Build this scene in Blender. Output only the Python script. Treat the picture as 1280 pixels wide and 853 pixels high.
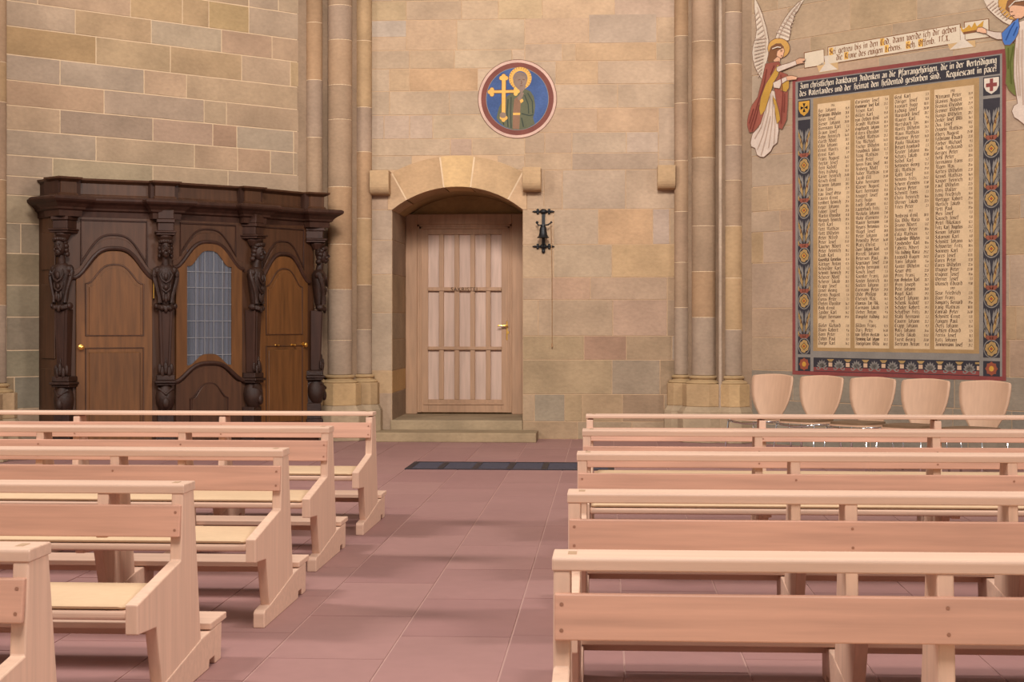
import bpy, bmesh, math, random
from mathutils import Vector, Matrix
random.seed(7)
for o in list(bpy.data.objects): bpy.data.objects.remove(o)
SC = bpy.context.scene
COL = SC.collection
PI = math.pi

# ------------------------------------------------------------------ camera
F, HY, H = 2050.0, 402.0, 1.45            # focal length in px (1280 wide frame), horizon row, eye height
AY = math.atan(120 / F)                   # the aisle runs along +Y, its vanishing point is 120 px right of centre
cam = bpy.data.cameras.new('camera'); cam_o = bpy.data.objects.new('camera', cam); COL.objects.link(cam_o)
cam.sensor_width = 36; cam.lens = F / 1280 * 36
cam.shift_y = -(426.5 - HY) / 1280
cam.clip_start = .05; cam.clip_end = 200
cam_o.location = (0, 0, H); cam_o.rotation_euler = (PI / 2, 0, AY)
SC.camera = cam_o

# ------------------------------------------------------------------ light
w = bpy.data.worlds.new('world'); SC.world = w; w.use_nodes = True
bg = w.node_tree.nodes['Background']; bg.inputs[0].default_value = (1.0, .95, .90, 1); bg.inputs[1].default_value = .42
def area(name, loc, target, sx, sy, power, col):
    l = bpy.data.lights.new(name, 'AREA'); l.shape = 'RECTANGLE'; l.size = sx; l.size_y = sy; l.energy = power; l.color = col
    o = bpy.data.objects.new(name, l); COL.objects.link(o); o.location = loc
    o.rotation_euler = (Vector(target) - Vector(loc)).to_track_quat('-Z', 'Y').to_euler()
    return o
k_ = area('upper_wall_spot', (-.5, 5.0, 9.5), (-1, 20.2, 5.0), 3.0, 2.2, 430, (1, .955, .91)); k_.data.spread = math.radians(80)  # unseen spotlight over the benches, aimed and narrowed to brighten the upper wall
area('bench_fill_light', (-.6, 1.2, 8.2), (-.8, 6.5, .4), 2.6, 2.6, 700, (1, .94, .88))  # unseen, added above the camera to brighten bench tops and fronts
area('nave_window_light', (-9.0, 9.5, 7.0), (-1, 10, 0), 1.7, 2.4, 760, (1, .95, .91))
area('aisle_window_light', (8.5, 7.5, 8.0), (-1.5, 8.5, .5), 1.7, 2.4, 700, (1, .95, .91))
SC.view_settings.view_transform = 'Standard'; SC.view_settings.look = 'None'
SC.view_settings.gamma = 1; SC.view_settings.use_curve_mapping = False
SC.view_settings.exposure = -0.06

# ------------------------------------------------------------------ pixel -> place
CA, SA = math.cos(AY), math.sin(AY)
EYE = Vector((0, 0, H))
def ray(u, v): return Vector((-SA * F + CA * (u - 640), CA * F + SA * (u - 640), -(v - HY)))
D = 20.2                                   # back wall plane y = D
def ony(u, v, Y): r = ray(u, v); return EYE + r * (Y / r.y)
class Wall:
    def __init__(s, ang, u0):
        a = math.radians(ang); s.ang = a
        s.o = Vector((ony(u0, 402, D).x, D, 0)); s.dx = Vector((math.cos(a), math.sin(a), 0)); s.n = Vector((-math.sin(a), math.cos(a), 0))
        s.M = Matrix.Translation(s.o) @ Matrix.Rotation(a, 4, 'Z')
    def px(s, u, v, off=0):                # pixel -> (along the wall, height) on the plane off in front of the wall
        r = ray(u, v); t = ((s.o - s.n * off - EYE).dot(s.n)) / r.dot(s.n); p = EYE + r * t
        return (p - s.o).dot(s.dx), p.z
WB, WL, WR = Wall(0, 571.5), Wall(45, 425), Wall(-45, 885)

# ------------------------------------------------------------------ materials
def lin(c): return tuple(((x / 255) / 12.92 if x / 255 <= .04045 else ((x / 255 + .055) / 1.055) ** 2.4) for x in c)
MATS = {}
def mat(name, rgb, rough=.7, metal=0., grain=None, gamt=.25, noise=None, namt=.15, bump=0., bscale=40, objcol=False, coat=0., alpha=None, spec=.4):
    if name in MATS: return MATS[name]
    m = bpy.data.materials.new(name); m.use_nodes = True; nt = m.node_tree; N = nt.nodes; Lk = nt.links
    b = N['Principled BSDF']; c = lin(rgb)
    b.inputs['Roughness'].default_value = rough; b.inputs['Metallic'].default_value = metal
    b.inputs['Specular IOR Level'].default_value = spec
    if coat: b.inputs['Coat Weight'].default_value = coat; b.inputs['Coat Roughness'].default_value = .25
    tc = N.new('ShaderNodeTexCoord')
    src = None
    if objcol:
        oi = N.new('ShaderNodeObjectInfo'); src = oi.outputs['Color']
    else:
        rg = N.new('ShaderNodeRGB'); rg.outputs[0].default_value = (*c, 1); src = rg.outputs[0]
    def layer(src, scale, detail, amt, vec, rnd=True):
        mp = N.new('ShaderNodeMapping'); mp.inputs['Scale'].default_value = vec; Lk.new(tc.outputs['Object'], mp.inputs[0])
        oi = N.new('ShaderNodeObjectInfo'); ad = N.new('ShaderNodeVectorMath'); ad.operation = 'ADD'
        ml = N.new('ShaderNodeMath'); ml.operation = 'MULTIPLY'; ml.inputs[1].default_value = 37.
        Lk.new(oi.outputs['Random'], ml.inputs[0]); Lk.new(mp.outputs[0], ad.inputs[0]); Lk.new(ml.outputs[0], ad.inputs[1])
        nz = N.new('ShaderNodeTexNoise'); nz.inputs['Scale'].default_value = scale; nz.inputs['Detail'].default_value = detail
        Lk.new(ad.outputs[0], nz.inputs['Vector'])
        mr = N.new('ShaderNodeMapRange'); mr.inputs[1].default_value = .25; mr.inputs[2].default_value = .75
        mr.inputs[3].default_value = 1 - amt; mr.inputs[4].default_value = 1 + amt
        Lk.new(nz.outputs[0], mr.inputs[0])
        mx = N.new('ShaderNodeVectorMath'); mx.operation = 'SCALE'
        Lk.new(src, mx.inputs[0]); Lk.new(mr.outputs[0], mx.inputs['Scale'])
        return mx.outputs[0], nz.outputs[0]
    hgt = None
    if grain:
        src, hgt = layer(src, 1.6, 5, gamt, grain); src, _ = layer(src, .9, 2, gamt * .5, (1, 1, 1))
    if noise:
        src, h2 = layer(src, noise, 3, namt, (1, 1, 1)); src, h3 = layer(src, noise * 9, 4, namt * .55, (1, 1, 1.6)); hgt = hgt or h3
    Lk.new(src, b.inputs['Base Color'])
    if bump:
        bp = N.new('ShaderNodeBump'); bp.inputs['Strength'].default_value = bump; bp.inputs['Distance'].default_value = .01
        if hgt is None:
            nz = N.new('ShaderNodeTexNoise'); nz.inputs['Scale'].default_value = bscale; Lk.new(tc.outputs['Object'], nz.inputs['Vector']); hgt = nz.outputs[0]
        Lk.new(hgt, bp.inputs['Height']); Lk.new(bp.outputs[0], b.inputs['Normal'])
    if alpha is not None: b.inputs['Alpha'].default_value = alpha
    MATS[name] = m; return m
STONE = mat('sandstone', (170, 138, 108), .92, noise=2.2, namt=.17, bump=.35, objcol=True, spec=.2)
MORTAR = mat('lime_mortar', (206, 178, 146), .95, noise=6, namt=.08, spec=.1)
MORTAR_B = mat('sand_mortar', (186, 154, 122), .95, noise=6, namt=.1, spec=.1)
TILE = mat('red_sandstone_tile', (166, 124, 120), .55, noise=1.3, namt=.07, objcol=True, spec=.35)
GROUT = mat('pale_grout', (184, 146, 136), .9)
BEECH = mat('beech_long', (210, 173, 150), .5, grain=(1.0, 22, 22), gamt=.10, bump=.05, spec=.4)
BEECH_V = mat('beech_upright', (214, 176, 152), .5, grain=(22, 22, 1.3), gamt=.10, bump=.05, spec=.4)
BEECH_P = mat('beech_panel', (196, 147, 124), .5, grain=(1.0, 20, 20), gamt=.17, bump=.05, spec=.4)
CUSH = mat('tan_cushion', (204, 172, 138), .85, noise=3, namt=.06, spec=.2)
OAK = mat('oak_door', (100, 62, 29), .45, grain=(14, 14, 1.2), gamt=.30, bump=.08, spec=.45)
OAKF = mat('oak_frame', (72, 44, 27), .45, grain=(14, 14, 1.2), gamt=.30, bump=.08, spec=.45)
OAKD = mat('oak_dark', (56, 34, 25), .5, grain=(10, 10, 2), gamt=.3, bump=.1, spec=.25)
CARVE = mat('carved_dark_oak', (48, 29, 21), .42, noise=14, namt=.35, bump=.5, spec=.28)
SLOT = mat('limed_panel', (196, 166, 148), .6, grain=(16, 16, 1.3), gamt=.14)
DOORW = mat('limed_oak', (172, 134, 104), .55, grain=(14, 14, 1.4), gamt=.14, bump=.06)
BRASS = mat('brass', (226, 178, 92), .28, 1.0)
CHROME = mat('chrome', (225, 225, 225), .15, 1.0)
IRON = mat('black_iron', (24, 22, 24), .45, .3)
LEAD = mat('lead_came', (150, 148, 150), .5, .4)
GREYC = mat('curtain', (68, 68, 78), .9, grain=(16, 1, .2), gamt=.75)  # strong upright streaks put the shade of the folds into the colour
SEATPAD = mat('brown_seat_pad', (112, 86, 62), .85, noise=8, namt=.1)
CHAIRW = mat('chair_ply', (188, 150, 122), .55, grain=(20, 20, 1.2), gamt=.07)
MATF = mat('grate_frame', (34, 34, 46), .5, .4)
MATC = mat('grate_coir', (62, 58, 70), .95, noise=30, namt=.3)
def paint(name, rgb, namt=.13): return mat('paint_' + name, rgb, .85, noise=5, namt=namt, spec=.15)
mg = bpy.data.materials.new('window_pane_glass'); mg.use_nodes = True
_b = mg.node_tree.nodes['Principled BSDF']; _b.inputs['Base Color'].default_value = (.30, .32, .36, 1); _b.inputs['Roughness'].default_value = .12
_b.inputs['Alpha'].default_value = .10; _b.inputs['Specular IOR Level'].default_value = .35
GLASS = mg

# ------------------------------------------------------------------ mesh helpers
class MB:
    def __init__(s, M=None): s.v = []; s.f = []; s.M = M
    def add(s, vs, fs):
        n = len(s.v)
        s.v += [tuple(s.M @ Vector(p)) if s.M is not None else tuple(p) for p in vs]; s.f += [tuple(i + n for i in f) for f in fs]; return s
    def box(s, x0, x1, y0, y1, z0, z1):
        return s.add([(x0, y0, z0), (x1, y0, z0), (x1, y1, z0), (x0, y1, z0), (x0, y0, z1), (x1, y0, z1), (x1, y1, z1), (x0, y1, z1)],
                     [(0, 3, 2, 1), (4, 5, 6, 7), (0, 1, 5, 4), (1, 2, 6, 5), (2, 3, 7, 6), (3, 0, 4, 7)])
    def prism(s, poly, d, a, b, tap=1.0):   # poly in the two axes other than d ('x': y,z  'y': x,z  'z': x,y)
        n = len(poly); cx = sum(p[0] for p in poly) / n; cy = sum(p[1] for p in poly) / n
        def P(p, t, k):
            q = (cx + (p[0] - cx) * k, cy + (p[1] - cy) * k)
            return {'x': (t, q[0], q[1]), 'y': (q[0], t, q[1]), 'z': (q[0], q[1], t)}[d]
        vs = [P(p, a, 1) for p in poly] + [P(p, b, tap) for p in poly]
        return s.add(vs, [tuple(range(n - 1, -1, -1)), tuple(range(n, 2 * n))] + [(i, (i + 1) % n, n + (i + 1) % n, n + i) for i in range(n)])
    def lathe(s, prof, n=16, c=(0, 0), sx=1, sy=1):
        vs = []; fs = []
        for r, z in prof:
            for i in range(n): t = 2 * PI * i / n; vs.append((c[0] + r * sx * math.cos(t), c[1] + r * sy * math.sin(t), z))
        for k in range(len(prof) - 1):
            for i in range(n): j = (i + 1) % n; fs.append((k * n + i, k * n + j, (k + 1) * n + j, (k + 1) * n + i))
        fs += [tuple(range(n - 1, -1, -1)), tuple(range((len(prof) - 1) * n, len(prof) * n))]
        return s.add(vs, fs)
    def tube(s, pts, r, n=8, close=False):
        pts = [Vector(p) for p in pts]; m = len(pts); vs = []; fs = []
        for k, p in enumerate(pts):
            if close: t = pts[(k + 1) % m] - pts[k - 1]
            else: t = (pts[min(k + 1, m - 1)] - pts[max(k - 1, 0)])
            t.normalize(); up = Vector((0, 1, 0)) if abs(t.y) < .9 else Vector((1, 0, 0))
            a = t.cross(up).normalized(); b = t.cross(a)
            rr = r[k] if isinstance(r, (list, tuple)) else r
            for i in range(n): q = 2 * PI * i / n; vs.append(tuple(p + a * rr * math.cos(q) + b * rr * math.sin(q)))
        for k in range(m if close else m - 1):
            k2 = (k + 1) % m
            for i in range(n): j = (i + 1) % n; fs.append((k * n + i, k * n + j, k2 * n + j, k2 * n + i))
        if not close: fs += [tuple(range(n - 1, -1, -1)), tuple(range((m - 1) * n, m * n))]
        return s.add(vs, fs)
    def ell(s, c, r, n=12, m=8, rot=None):
        vs = [(0, 0, -1)]; fs = []
        for k in range(1, m):
            a = -PI / 2 + PI * k / m
            for i in range(n): t = 2 * PI * i / n; vs.append((math.cos(a) * math.cos(t), math.cos(a) * math.sin(t), math.sin(a)))
        vs.append((0, 0, 1))
        for i in range(n): fs.append((0, 1 + (i + 1) % n, 1 + i)); fs.append((len(vs) - 1, 1 + (m - 2) * n + i, 1 + (m - 2) * n + (i + 1) % n))
        for k in range(m - 2):
            for i in range(n): j = (i + 1) % n; fs.append((1 + k * n + i, 1 + k * n + j, 1 + (k + 1) * n + j, 1 + (k + 1) * n + i))
        R = rot if rot is not None else Matrix.Identity(3)
        return s.add([tuple(R @ Vector((x * r[0], y * r[1], z * r[2])) + Vector(c)) for x, y, z in vs], fs)
    def mesh(s, name, m, smooth=False):
        me = bpy.data.meshes.new(name); me.from_pydata(s.v, [], s.f)
        bm = bmesh.new(); bm.from_mesh(me); bmesh.ops.recalc_face_normals(bm, faces=bm.faces); bm.to_mesh(me); bm.free()
        me.materials.append(m)
        if smooth: me.polygons.foreach_set('use_smooth', [True] * len(me.polygons))
        return me
    def build(s, name, m, parent=None, smooth=False, bevel=0, seg=1):
        return link(name, s.mesh(name, m, smooth), parent, bevel, seg, smooth)
def link(name, data, parent=None, bevel=0, seg=1, smooth=False):
    o = bpy.data.objects.new(name, data); COL.objects.link(o); o.parent = parent
    if bevel:
        b = o.modifiers.new('bevel', 'BEVEL'); b.width = bevel; b.segments = seg; b.limit_method = 'ANGLE'; b.angle_limit = math.radians(40)
    if smooth:
        o.data.set_sharp_from_angle(angle=math.radians(40))
    return o
def tag(o, label=None, cat=None, group=None, kind=None):
    if label: o['label'] = label
    if cat: o['category'] = cat
    if group: o['group'] = group
    if kind: o['kind'] = kind
    return o
def empty(name, M): o = bpy.data.objects.new(name, None); COL.objects.link(o); o.matrix_world = M; return o
def color(o, rgb, j=0.):
    k = 1 + random.uniform(-j, j); c = lin(rgb); o.color = (c[0] * k, c[1] * k, c[2] * k, 1); return o
def arc(cx, cz, r, a0, a1, n): return [(cx + r * math.sin(a0 + (a1 - a0) * i / n), cz + r * math.cos(a0 + (a1 - a0) * i / n)) for i in range(n + 1)]

# ================================================================== FLOOR
fb = MB(); fb.box(-12, 11, 1.5, 21.8, -.1, -.004)
floor = tag(fb.build('floor', GROUT), 'reddish sandstone tile floor of the church', kind='structure')
tile_cache = {}
def tile_mesh(wx, wy):
    k = (round(wx, 3), round(wy, 3))
    if k not in tile_cache:
        m = MB(); x, y, b = wx / 2 - .0028, wy / 2 - .0018, .002
        m.add([(-x, -y, -.02), (x, -y, -.02), (x, y, -.02), (-x, y, -.02), (-x + b, -y + b, 0), (x - b, -y + b, 0), (x - b, y - b, 0), (-x + b, y - b, 0)],
              [(4, 5, 6, 7), (0, 1, 5, 4), (1, 2, 6, 5), (2, 3, 7, 6), (3, 0, 4, 7)])
        tile_cache[k] = m.mesh('floor_tile', TILE)
    return tile_cache[k]
far = MB(); TW, TL = .512, 1.02
rt = random.Random(3)
for i in range(-21, 23):
    xc = -.955 + TW * (i + .5); off = {0: 8.97 % TL, -1: (8.97 + .5) % TL}.get(i, rt.choice([.1, .38, .62, .86]))
    y = 1.6 + off - TL
    while y < 20.9:
        y0, y1 = max(y, 1.6), min(y + TL, 21.2)
        if y1 - y0 > .1:
            if -7 <= i <= 3 and y0 > 4.0:
                o = link('floor_tile', tile_mesh(TW, y1 - y0), floor); o.location = (xc, (y0 + y1) / 2, rt.uniform(-.0006, .0006))
                r = rt.uniform(-5, 5); color(o, (148 + r, 109 + r, 105 + r * .8))
            else:
                far.box(xc - TW / 2 + .0035, xc + TW / 2 - .0035, y0 + .0025, y1 - .0025, -.02, 0)
        y += TL
fo = far.build('floor_tiles_beyond', TILE, floor); fo['kind'] = 'stuff'; color(fo, (148, 109, 105))

# ================================================================== WALLS
ZTOP = 8.5
EXTRA = [8.5, 8.15, 7.8, 7.45, 7.1, 6.75]     # courses above the frame
def block(wall_o, s0, s1, z0, z1, rgb, front=None, gap=.006, j=.04, name='ashlar_block'):
    w2, h2 = (s1 - s0) / 2 - gap, (z1 - z0) / 2 - gap
    if w2 < .01 or h2 < .01: return None
    f = -.003 + random.uniform(-.0015, .001) if front is None else front
    b = .0025; m = MB()
    m.add([(-w2, .04, -h2), (w2, .04, -h2), (w2, .04, h2), (-w2, .04, h2), (-w2, f + b, -h2), (w2, f + b, -h2), (w2, f + b, h2), (-w2, f + b, h2),
           (-w2 + b, f, -h2 + b), (w2 - b, f, -h2 + b), (w2 - b, f, h2 - b), (-w2 + b, f, h2 - b)],
          [(8, 9, 10, 11), (4, 5, 9, 8), (5, 6, 10, 9), (6, 7, 11, 10), (7, 4, 8, 11), (0, 1, 5, 4), (1, 2, 6, 5), (2, 3, 7, 6), (3, 0, 4, 7)])
    o = m.build(name, STONE, wall_o); o.location = ((s0 + s1) / 2, 0, (z0 + z1) / 2)
    # keep hue of the stone, pull its value towards the wall's common value
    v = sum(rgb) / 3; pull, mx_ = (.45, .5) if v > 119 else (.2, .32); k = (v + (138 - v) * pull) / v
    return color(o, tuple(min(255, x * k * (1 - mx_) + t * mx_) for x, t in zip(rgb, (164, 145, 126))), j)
PAL = [(165, 138, 112), (162, 130, 95), (155, 133, 110), (164, 128, 100), (156, 124, 88), (160, 130, 104), (150, 122, 98), (168, 140, 108)]

# ---- back wall with the deep arched door niche
DX0, DX1 = WB.px(490, 402)[0], WB.px(653.5, 402)[0]; XC = (DX0 + DX1) / 2; HW = (DX1 - DX0) / 2
ZS = 2.83; RISE = .285; RI = (HW * HW + RISE * RISE) / (2 * RISE); ZC = ZS + RISE - RI; TH = math.asin(HW / RI); DEP = 1.4
wb = MB()
x0, x1 = WB.px(395, 402)[0], WB.px(905, 402)[0]
ar = arc(XC, ZC, RI, -TH, TH, 20)
wb.add([(x0, .001, 0), (DX0, .001, 0), (DX0, .001, ZS), (x0, .001, ZS)], [(0, 1, 2, 3)])
wb.add([(DX1, .001, 0), (x1, .001, 0), (x1, .001, ZS), (DX1, .001, ZS)], [(0, 1, 2, 3)])
top = [(x, .001, z) for x, z in ar] + [(x1, .001, ZS), (x1, .001, ZTOP), (x0, .001, ZTOP), (x0, .001, ZS)]
wb.add(top, [tuple(range(len(top)))])
wall_back = tag(wb.build('wall_back', MORTAR_B), 'sandstone ashlar back wall with arched door niche', kind='structure'); wall_back.matrix_world = WB.M
rows = [(-75 - 38 * (q + 1), -75 - 38 * q, [(400 + 100 * j - (q % 2) * 40 * (j > 0), 500 + 100 * j - (q % 2) * 40 * (j < 4), (q * 3 + j * 5) % 8) for j in range(5)]) for q in range(6)] + [  # (v top, v bottom, [(u0, u1, colour) ...]); low rows: stone tone plus painted light falloff
 (-75, -38, [(400, 520, 0), (520, 610, 1), (610, 700, 5), (700, 790, 3), (790, 900, 2)]),
 (-38, 0, [(400, 490, 5), (490, 570, 1), (570, 650, 7), (650, 740, 3), (740, 900, 0)]),
 (0, 24, [(400, 508, (200, 165, 115)), (508, 577, (190, 155, 120)), (577, 623, (190, 155, 118)), (623, 678, (205, 168, 118)), (678, 768, (190, 150, 110)), (768, 900, (185, 150, 125))]),
 (24, 45, [(400, 508, (190, 170, 152))]), (45, 62, [(400, 508, (186, 150, 115))]),
 (24, 62, [(508, 571, (190, 150, 112)), (571, 656, (185, 155, 120))]),
 (19, 55, [(656, 736, (190, 150, 114)), (736, 821, (182, 155, 132)), (821, 900, (175, 140, 105))]),
 (62, 85, [(400, 512, (180, 150, 118)), (512, 568, (185, 150, 112)), (568, 640, (180, 152, 118)), (640, 656, (180, 148, 118))]),
 (55, 77, [(656, 703, (180, 148, 118)), (703, 720, (182, 146, 108)), (720, 820, (184, 142, 98)), (820, 900, (176, 146, 112))]),
 (85, 113, [(400, 487, (178, 150, 120)), (487, 512, (184, 146, 104)), (512, 597, (187, 140, 94)), (597, 656, (178, 148, 118))]),
 (77, 106, [(656, 695, (178, 148, 118)), (695, 747, (186, 145, 102)), (747, 900, (180, 148, 118))]),
 (113, 143, [(400, 487, (178, 150, 120)), (487, 562, (178, 148, 116)), (562, 656, (176, 148, 118))]),
 (106, 136, [(656, 772, (172, 142, 112)), (772, 900, (178, 148, 118))]),
 (143, 173, [(400, 480, (186, 158, 136)), (480, 512, (198, 166, 142)), (512, 541, (198, 166, 142)), (541, 656, (178, 150, 116))]),
 (136, 166, [(656, 747, (184, 146, 112)), (747, 823, (186, 144, 106))]), (136, 201, [(823, 900, (178, 148, 122))]),
 (173, 194, [(400, 563, (180, 150, 118)), (563, 590, (178, 142, 118)), (590, 656, (174, 142, 108))]),
 (166, 192, [(656, 681, (174, 142, 112)), (681, 715, (166, 134, 106)), (715, 783, (170, 144, 118)), (783, 823, (176, 150, 130))]),
 (194, 212, [(400, 515, (178, 150, 120)), (622, 656, (176, 144, 112))]),
 (192, 213, [(656, 715, (174, 140, 106)), (715, 823, (168, 140, 116))]), (201, 213, [(823, 900, (178, 148, 122))]),
 (212, 240, [(400, 488, (176, 148, 118)), (655.5, 680, (170, 136, 104))]), (240, 262, [(400, 488, (172, 136, 108)), (655.5, 680, (170, 136, 104))]),
 (213, 262, [(680, 703, (172, 138, 106)), (703, 782, (164, 138, 114)), (782, 900, (166, 136, 108))]),
 (262, 306, [(656, 692, (176, 140, 106)), (692, 748, (168, 140, 112)), (748, 816, (182, 134, 88)), (816, 837, (164, 138, 122)), (837, 900, (166, 134, 100))]),
 (306, 347, [(656, 692, (184, 148, 110)), (692, 765, (160, 134, 104)), (765, 900, (184, 142, 90))]),
 (347, 375, [(656, 690, (170, 136, 106)), (690, 738, (164, 122, 94)), (738, 834, (162, 128, 100)), (834, 900, (140, 112, 84))]),
 (375, 420, [(656, 673, (166, 134, 100)), (673, 766, (156, 126, 96)), (766, 834, (160, 122, 98)), (834, 900, (140, 114, 90))]),
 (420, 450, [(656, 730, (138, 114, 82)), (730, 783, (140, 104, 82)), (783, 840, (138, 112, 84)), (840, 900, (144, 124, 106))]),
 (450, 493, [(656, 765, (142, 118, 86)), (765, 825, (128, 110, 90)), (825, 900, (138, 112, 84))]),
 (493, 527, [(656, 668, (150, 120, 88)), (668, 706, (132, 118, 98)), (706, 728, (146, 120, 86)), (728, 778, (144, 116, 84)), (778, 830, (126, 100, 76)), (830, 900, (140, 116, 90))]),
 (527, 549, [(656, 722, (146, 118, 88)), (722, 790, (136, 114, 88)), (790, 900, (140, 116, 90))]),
 (262, 300, [(400, 490, (176, 148, 124))]), (300, 343, [(400, 490, (170, 142, 118))]), (343, 391, [(400, 490, (164, 136, 104))]),
 (391, 464, [(400, 490, (166, 142, 116))]), (464, 492, [(400, 490, (182, 142, 94))]), (492, 549, [(400, 490, (148, 120, 96))])]
for v0, v1, bl in rows:
    for u0, u1, c in bl:
        c = PAL[c] if isinstance(c, int) else c
        s0, z1 = WB.px(u0, 0)[0], WB.px(650, v0)[1]; s1, z0 = WB.px(u1, 0)[0], WB.px(650, v1)[1]
        s0 = max(s0, x0); s1 = min(s1, x1)
        if u1 == 490: s1 = DX0
        if u0 == 656: s0 = DX1 if v0 > 230 else s0
        if v0 > 150 and v0 < 262 and u1 < 520 and v0 > 210: s1 = min(s1, DX0 + .0)
        if u0 == 655.5: s0 = XC + .86
        block(wall_back, s0, s1, max(z0, 0), z1, c, gap=.004)
# arch stones
R2 = RI + .385; J1, J2 = math.radians(7.3), math.radians(28.9)
def vous(pts, rgb):
    m = MB(); m.prism(pts, 'y', -.014, DEP * .5); o = m.build('arch_stone', STONE, wall_back, bevel=.004); color(o, rgb)
g = .0045
m = MB(); m.prism(arc(XC, ZC, RI + .004, -J2 - .16, J2 + .16, 20) + arc(XC, ZC, R2 - .006, J2 + .03, -J2 - .03, 20), 'y', -.0125, .03); m.build('arch_mortar', MORTAR, wall_back)
for a, b, c in [(-J2, -J1, (172, 140, 106)), (-J1, J1, (192, 158, 114)), (J1, J2, (180, 148, 112))]:
    vous(arc(XC, ZC, RI, a + g, b - g, 8) + arc(XC, ZC, R2, b - g, a + g, 8), c)
for sg in (-1, 1):
    pts = arc(XC, ZC, RI, sg * TH, sg * (J2 + g), 4) + [(XC + sg * R2 * math.sin(J2 + g), ZC + R2 * math.cos(J2 + g)), (XC + sg * .862, ZC + R2 * math.cos(J2 + g) - .03), (XC + sg * .862, ZS)]
    vous(pts, (178, 146, 114))
# niche: soffit, reveal stones, tympanum
m = MB(); inn = arc(XC, ZC, RI, -TH, TH, 20); out = arc(XC, ZC, RI + .12, -TH, TH, 20)
m.prism(inn + out[::-1], 'y', DEP * .5, DEP + .1); color(m.build('soffit', STONE, wall_back), (160, 132, 96))
qz = [WB.px(500, v)[1] for v in (549, 492, 464, 425, 391, 343, 300, 262)]
qc = [(140, 116, 94), (178, 140, 94), (150, 124, 96), (150, 126, 100), (152, 124, 94), (150, 122, 98), (150, 122, 98)]
for k in range(7):
    for sg, X in ((-1, DX0), (1, DX1)):
        m = MB(); xa, xb = (X - .3, X) if sg < 0 else (X, X + .3)
        m.box(xa, xb, .045, DEP + .1, max(qz[k], 0) + .004, (qz[k + 1] if k < 6 else ZS) - .004)
        color(m.build('jamb_stone', STONE, wall_back, bevel=.004), qc[k])
m = MB(); m.box(DX0 - .35, DX0 - .006, .04, DEP + .12, 0, ZS + .02); m.box(DX1 + .006, DX1 + .35, .04, DEP + .12, 0, ZS + .02); m.build('jamb_core', MORTAR_B, wall_back)
m = MB(); m.prism([(DX0, .2), (DX1, .2), (DX1, ZS), *arc(XC, ZC, RI, TH, -TH, 14), (DX0, ZS)], 'y', DEP + .06, DEP + .16)
color(m.build('tympanum', STONE, wall_back), (176, 142, 96))

# ---- left wall
zl = EXTRA + [6.4, 6.08, 5.75, 5.45, 5.19, 4.875, 4.605, 4.30, 4.027, 3.76, 3.50, 3.228, 3.005, 2.80, 2.50, 2.178, 1.838, 1.497, 1.14, .856, .514, .25, 0]
lj = {2: [(311, 1), (348, 0), (400, 7)], 3: [(47, (165, 138, 114)), (163, (180, 142, 108)), (228, (186, 146, 94)), (261, (166, 130, 84)), (311, (168, 134, 78)), (400, (160, 134, 108))],
 4: [(94, (165, 138, 112)), (189, (165, 130, 88)), (277, (155, 135, 108)), (340, (166, 128, 98)), (400, (165, 130, 98))],
 5: [(120, (155, 122, 80)), (213, (156, 126, 86)), (302, (160, 126, 84)), (363, (160, 130, 100)), (400, (158, 126, 82))],
 6: [(75, (166, 142, 120)), (180, (154, 133, 112)), (233, (175, 138, 104)), (372, (158, 128, 94)), (400, (194, 138, 92))],
 7: [(130, (162, 124, 92)), (255, (150, 125, 104)), (283, (158, 130, 98)), (400, (152, 122, 92))],
 8: [(75, (162, 130, 98)), (191, (134, 112, 94)), (266, (152, 118, 96)), (296, (148, 114, 90)), (367, (144, 126, 104)), (400, (158, 126, 96))],
 9: [(120, (150, 128, 106)), (243, (150, 122, 92)), (297, (152, 118, 88)), (338, (158, 120, 90)), (367, (144, 120, 96)), (400, (150, 124, 96))],
 10: [(7, 5), (66, (158, 132, 108)), (191, (146, 126, 94)), (285, (150, 122, 92)), (377, (152, 124, 98)), (400, 2)],
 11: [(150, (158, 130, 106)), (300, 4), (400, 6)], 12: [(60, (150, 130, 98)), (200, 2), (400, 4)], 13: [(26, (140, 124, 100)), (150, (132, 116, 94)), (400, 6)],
 14: [(100, (122, 106, 80)), (400, 6)], 15: [(70, (128, 116, 92)), (400, 4)], 16: [(8, (120, 108, 92)), (130, (116, 104, 86)), (400, 2)], 17: [(90, (114, 106, 84)), (400, 2)], 18: [(18, (122, 100, 72)), (110, (112, 106, 90)), (400, 2)]}  # low courses: grey-green stone with shading put into the colour
wl = MB(); SL0, SL1 = -7.6, .35
wl.box(SL0, SL1, .001, .3, 0, ZTOP)
wall_left = tag(wl.build('wall_left', MORTAR), 'sandstone ashlar wall with pale joints behind the confessional', kind='structure'); wall_left.matrix_world = WL.M
for k in range(len(zl) - 1):
    z1, z0 = zl[k], zl[k + 1]; cur = SL0
    js = lj.get(k - len(EXTRA) - 1) or [(u, random.randrange(8)) for u in (random.randint(60, 110), random.randint(180, 230), random.randint(290, 330), 400)]
    for u, c in js:
        s1 = min(WL.px(u, 300)[0], SL1); c = PAL[c] if isinstance(c, int) else c
        if u == 400: s1 = SL1
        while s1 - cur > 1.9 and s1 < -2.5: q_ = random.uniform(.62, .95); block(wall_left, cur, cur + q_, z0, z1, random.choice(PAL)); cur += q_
        block(wall_left, cur, s1, z0, z1, c); cur = s1

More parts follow.
